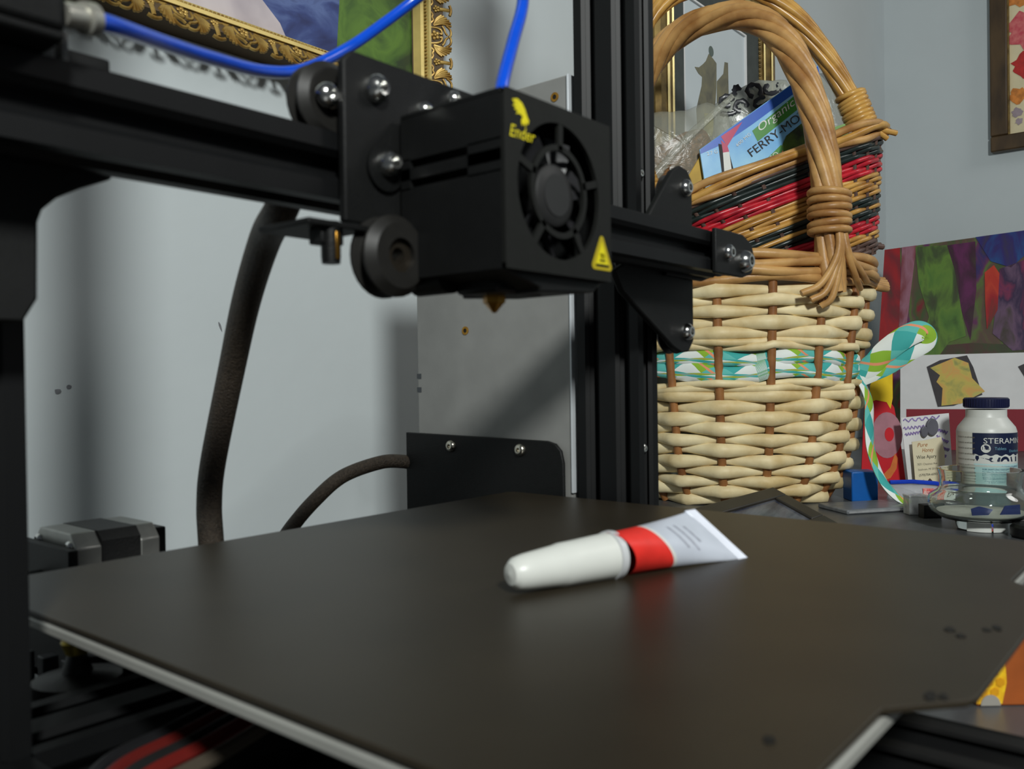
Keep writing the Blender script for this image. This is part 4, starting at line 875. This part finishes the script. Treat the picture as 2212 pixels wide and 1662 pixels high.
# pill bottle
PBt = thing('pill_bottle', 'white tablet bottle with a navy cap and navy and aqua label', 'bottle', (882, -27, TZ), FACE)
rb = 31.5
MB().lathe([(0, 0), (rb-2, 0), (rb, 2), (rb, 72), (rb-1.5, 77), (rb-6, 83), (rb-9, 87), (rb-10, 89), (rb-10, 97), (0, 97)], (0, 0, 0), (0, 0, 1), 48).build('bottle_body', WHITEP, PBt)
cpv = MB(); cpv.lathe([(0, 0), (23, 0), (23.6, 1), (23.6, 10.5), (22.6, 11.6), (0, 11.6)], (0, 0, 99), (0, 0, 1), 48)
for k in range(48):
    t = 2*math.pi*k/48; cpv.tube([(23.6*math.cos(t), 23.6*math.sin(t), 100.5), (23.6*math.cos(t), 23.6*math.sin(t), 109)], .5, 5)
cpv.build('cap', M('navy_cap', (26, 30, 66), .4, var=.15), PBt)
def cylf(zc, ac, r_=rb+.3, q=.5):
    ac = ac-q+.1; return lambda a, b: Vector((r_*math.sin(ac+a/r_), -r_*math.cos(ac+a/r_), zc+b))
def cylp(name, a0, a1, z0_, z1_, m_, dr=.15, wave=0.):
    rr_ = rb+dr; n_ = 28; a0 -= .5; a1 -= .5
    MB().grid([[Vector((rr_*math.sin(a0+(a1-a0)*i/n_), -rr_*math.cos(a0+(a1-a0)*i/n_), zz+(wave*math.sin(i*1.35) if zz == z0_ else 0))) for zz in (z0_, z1_)] for i in range(n_+1)]).build(name, m_, PBt)
AQ = M('aqua_label', (188, 222, 222), .4, var=.08, vscale=40)
cylp('side_label', -1.5, -.42, 6, 72, M('offwhite_label', (216, 216, 206), .4, var=.1, vscale=60), .1)
cylp('aqua_label', -.42, 1.6, 4, 42, AQ, .12); cylp('white_band', -.42, 1.6, 36, 50, WHITEP, .2); cylp('navy_label', -.46, 1.6, 46, 71, NAVY, .3, 1.1)
def ltext(body, zc, ac, size, width, m_, r_=rb+.5):
    mb = MB(); add_text(mb, body, cylf(zc, ac, r_), size, width); mb.build('lettering', m_, PBt)
ltext('STERAMINE', 62, .62, 6.4, 52, WHITEP); ltext('Tablets', 53.4, .36, 3.4, 13, M('aqua_ink', (110, 160, 180), .5, var=.1)); ltext('Disinfectant', 50.5, 1.0, 3, 20, M('aqua_ink', (110, 160, 180)))
mb = MB(); f_ = cylf(53.6, -.12, rb+.45); vs = [f_(5*math.cos(2*math.pi*i/24), 5*math.sin(2*math.pi*i/24)) for i in range(24)]; mb._add(vs, [tuple(range(24))]); mb.build('round_badge', WHITEP, PBt)
ltext('1-G', 53.6, -.12, 3.6, 7, NAVY, rb+.6)
for body, zc, ac, sz, wd in (('FOR SANITIZING FOOD EQUIPMENT', 32.5, .5, 2.4, 46), ('For Use On Hard Non-Porous Surfaces', 29, .5, 2.0, 46), ('disinfects and deodorizes in one step', 24.5, .5, 2.2, 46), ('kitchen glassware and utensils', 21.5, .5, 2.2, 44), ('Keep out of reach of children', 16.5, .5, 2.0, 40), ('150 tablets', 13, .5, 2.0, 30)):
    ltext(body, zc, ac, sz, wd, M('teal_ink', (70, 120, 150), .5, var=.1))
for k in range(9): ltext('directions for use and storage', 66-k*6.4, -.85, 2.2, 24, GRY)
def icon(pts, ac, zc):
    f2 = cylf(zc, ac, rb+.5); mb = MB(); mb._add([f2(a, b) for a, b in pts], [tuple(range(len(pts)))]); mb.build('icon_print', NAVY, PBt)
icon([(0, -3.4), (2, 0), (1.6, 3), (-1.6, 3), (-2, 0)], -.40, 42); icon([(-11, 2), (-2, .6), (-1, 2.4), (10, 2.6), (9, -2.4), (0, -2.6), (-2, -.6)], .04, 41); icon(ell(0, -2.6, 5.4, 5.8, 12, 0, 180), .52, 41.4); icon([(-5, 2.6), (6, 2.6), (6, -3), (-4, -3)], .9, 41.4)
# glass dish
GD = thing('glass_dish', 'low clear glass jar with a wide bulging body in front of the bottle', 'jar', (615.6, -72.8, TZ), FACE)
GLS = M('clear_glass', (238, 244, 240), .02, trans=1., ior=1.45, spec=.5, var=.01, vscale=10)
prof = [(0, 2), (19, 1), (20, 4), (21, 8), (32, 10), (41, 16), (43.5, 23), (42, 30), (35, 35), (33, 38), (33.5, 48), (35, 54)]
inner = [(32.6, 54), (31.4, 48), (31, 38.4), (33.4, 33.6), (39.6, 29), (41, 23), (38.8, 17.4), (31, 12), (0, 10)]
MB().lathe(prof+inner, (0, 0, 0), (0, 0, 1), 56).build('glass_body', GLS, GD, angle=50)
MB().lathe([(0, 10.2), (30.6, 12.2), (36, 16), (0, 16)], (0, 0, 0), (0, 0, 1), 48).build('white_powder', M('powder', (222, 220, 210), .8, var=.15, vscale=60), GD)
card(GD, 'blue_scrap', [(-20, 16), (-6, 16), (-2, 21), (-14, 24), (-21, 22)], M('blue_scrap', (52, 66, 130), .5, var=.3), -24, .6); card(GD, 'blue_scrap', [(4, 16), (22, 16), (21, 25), (8, 24)], M('blue_scrap', (52, 66, 130)), -24, .6)
for k in range(2):
    MB().grid([[Vector((21.8*math.sin(a), -21.8*math.cos(a), zz)) for zz in (.4, 9.4)] for a in [(-1.0+k*.98)+.9*i/10 for i in range(11)]], (0, .4, 0)).build('foot_label', WHITEP, GD)
# small things around
cbx = thing('clear_box', 'small clear plastic box on the table beside the zip bag', 'box', (662, -9, TZ), FACE); MB().box((-9, 0, 0), (9, 14, 19)).build('box_shell', clear_mat('box_plastic', (210, 212, 212), .4, .1), cbx, 1)
MB().box((-8, 1, .5), (8, 13, 9)).build('box_filling', M('grey_filling', (150, 150, 150), .6, var=.4, vscale=120), cbx, 1)
MB().box((-9.5, -.4, 17.5), (9.5, 14.4, 20)).build('box_lid', clear_mat('box_plastic2', (210, 212, 212), .35, .1), cbx, .6)
bk_ = tag(MB().box((-8, 0, 0), (9, 12, 13)).box((-6, -.6, 2), (7, 0, 11)).build('black_clip_box', BLACK, None, 1.2), 'small black plastic block left of the glass jar', 'block'); bk_.location = Vector((650, -24.5, TZ))*S; bk_.rotation_euler = FACE
fs_ = thing('grey_folder', 'flat grey plastic folder lying on the table under the ribbon tail', 'folder', (672, 34, TZ), (0, 0, -YAW+.25)); MB().box((-46, -16, 0), (46, 34, 5)).build('cover', M('grey_plastic', (112, 116, 120), .3, var=.3, vscale=60, stretch=(.4, 4, 1)), fs_, 1.5)
MB().box((-44, -16.4, 1.4), (44, 0, 3.6)).build('pages', M('grey_pages', (150, 152, 154), .6, var=.3, vscale=120), fs_)
ck = tag(MB().lathe([(0, 0), (17, 0), (18.5, 2), (18.5, 9), (16, 11.5), (11, 12), (10, 10.5), (0, 10.5)], (0, 0, 0), (0, 0, 1), 40).build('black_cap', BLACK, None), 'low round black cap at the right of the glass jar', 'tin'); ck.location = Vector((596, -118, TZ))*S  # plain black cap added in place of a small unidentified dark object
# dark picture frame leaning against the willow basket
P0, P1, P2 = Vector((537.9, 87.7, -40.2)), Vector((426.1, 120.5, -51.2)), Vector((510.5, 21.8, -67.1))
ua = (P1-P0).normalized(); nb = ua.cross(P2-P0).normalized(); nb = -nb if nb.z < 0 else nb; ub = nb.cross(ua); ub = -ub if ub.dot(P2-P0) < 0 else ub
La, Lb = 112., 74.
TR_ = thing('photo_frame', 'dark flat photo frame propped in front of the willow basket', 'photo frame', (480, 70, TZ)); TRo = Vector((480, 70, TZ))
DK = M('dark_wood', (50, 46, 40), .4, var=.3, vscale=40)
for lo, hi in (((0, 0), (La, 16)), ((0, Lb-16), (La, Lb)), ((0, 16), (16, Lb-16)), ((La-16, 16), (La, Lb-16))):
    MB().prism([(lo[0], lo[1]), (hi[0], lo[1]), (hi[0], hi[1]), (lo[0], hi[1])], P0-nb*5, ua, ub, nb*5).build('frame_bar', DK, TR_, 1.2, off=TRo)
MB().prism([(15, 15), (La-15, 15), (La-15, Lb-15), (15, Lb-15)], P0-nb*4.5, ua, ub, nb*2).build('picture', M('dark_photo', (44, 46, 58), .15, var=.8, vscale=30, rgb2=(96, 98, 104), stretch=(1, 4, 1)), TR_, off=TRo)
MB().tube([P0+ua*40+ub*20-nb*4, P0+ua*40+ub*20-nb*4+Vector((0, 0, TZ-(P0+ua*40+ub*20-nb*4).z))], 2, 8).build('prop_leg', DK, TR_, off=TRo)
# honeycomb box in front of the printer
HB = thing('honey_box', 'small orange brown box with a yellow honeycomb picture in front of the printer', 'box', (166, -171, TZ), FACE)
MB().box((-13, 0, 0), (46, 22, 36)).build('carton', M('orange_card2', (164, 84, 32), .5, var=.35, vscale=40), HB, .8)
card(HB, 'honeycomb_panel', [(-12.8, 1), (-2, 1), (0, 10), (-.6, 20), (-5, 29), (-12.8, 22)], M('honey_yellow', (238, 196, 30), .5, var=.3, vscale=200, rgb2=(214, 150, 20)), -.3, .3)
for q, (x, zz) in enumerate(((-10, 12), (-5.2, 12), (-7.6, 16.2), (-2.8, 16.2), (-10, 20.4), (-5.2, 20.4), (-2.4, 24), (-7.6, 24.6), (-5, 29))):
    card(HB, 'honey_cell', [(x+2*math.cos(R(60*i+30)), zz-6+2*math.sin(R(60*i+30))) for i in range(6)], M('honey_cell', (214, 152, 22), .4, var=.2), -.6, .3)
card(HB, 'grey_tag', ell(-7, .4, 4.2, 4.6, 12, 0, 180), M('grey_tag', (150, 146, 138), .5, var=.1), -.7, .3)
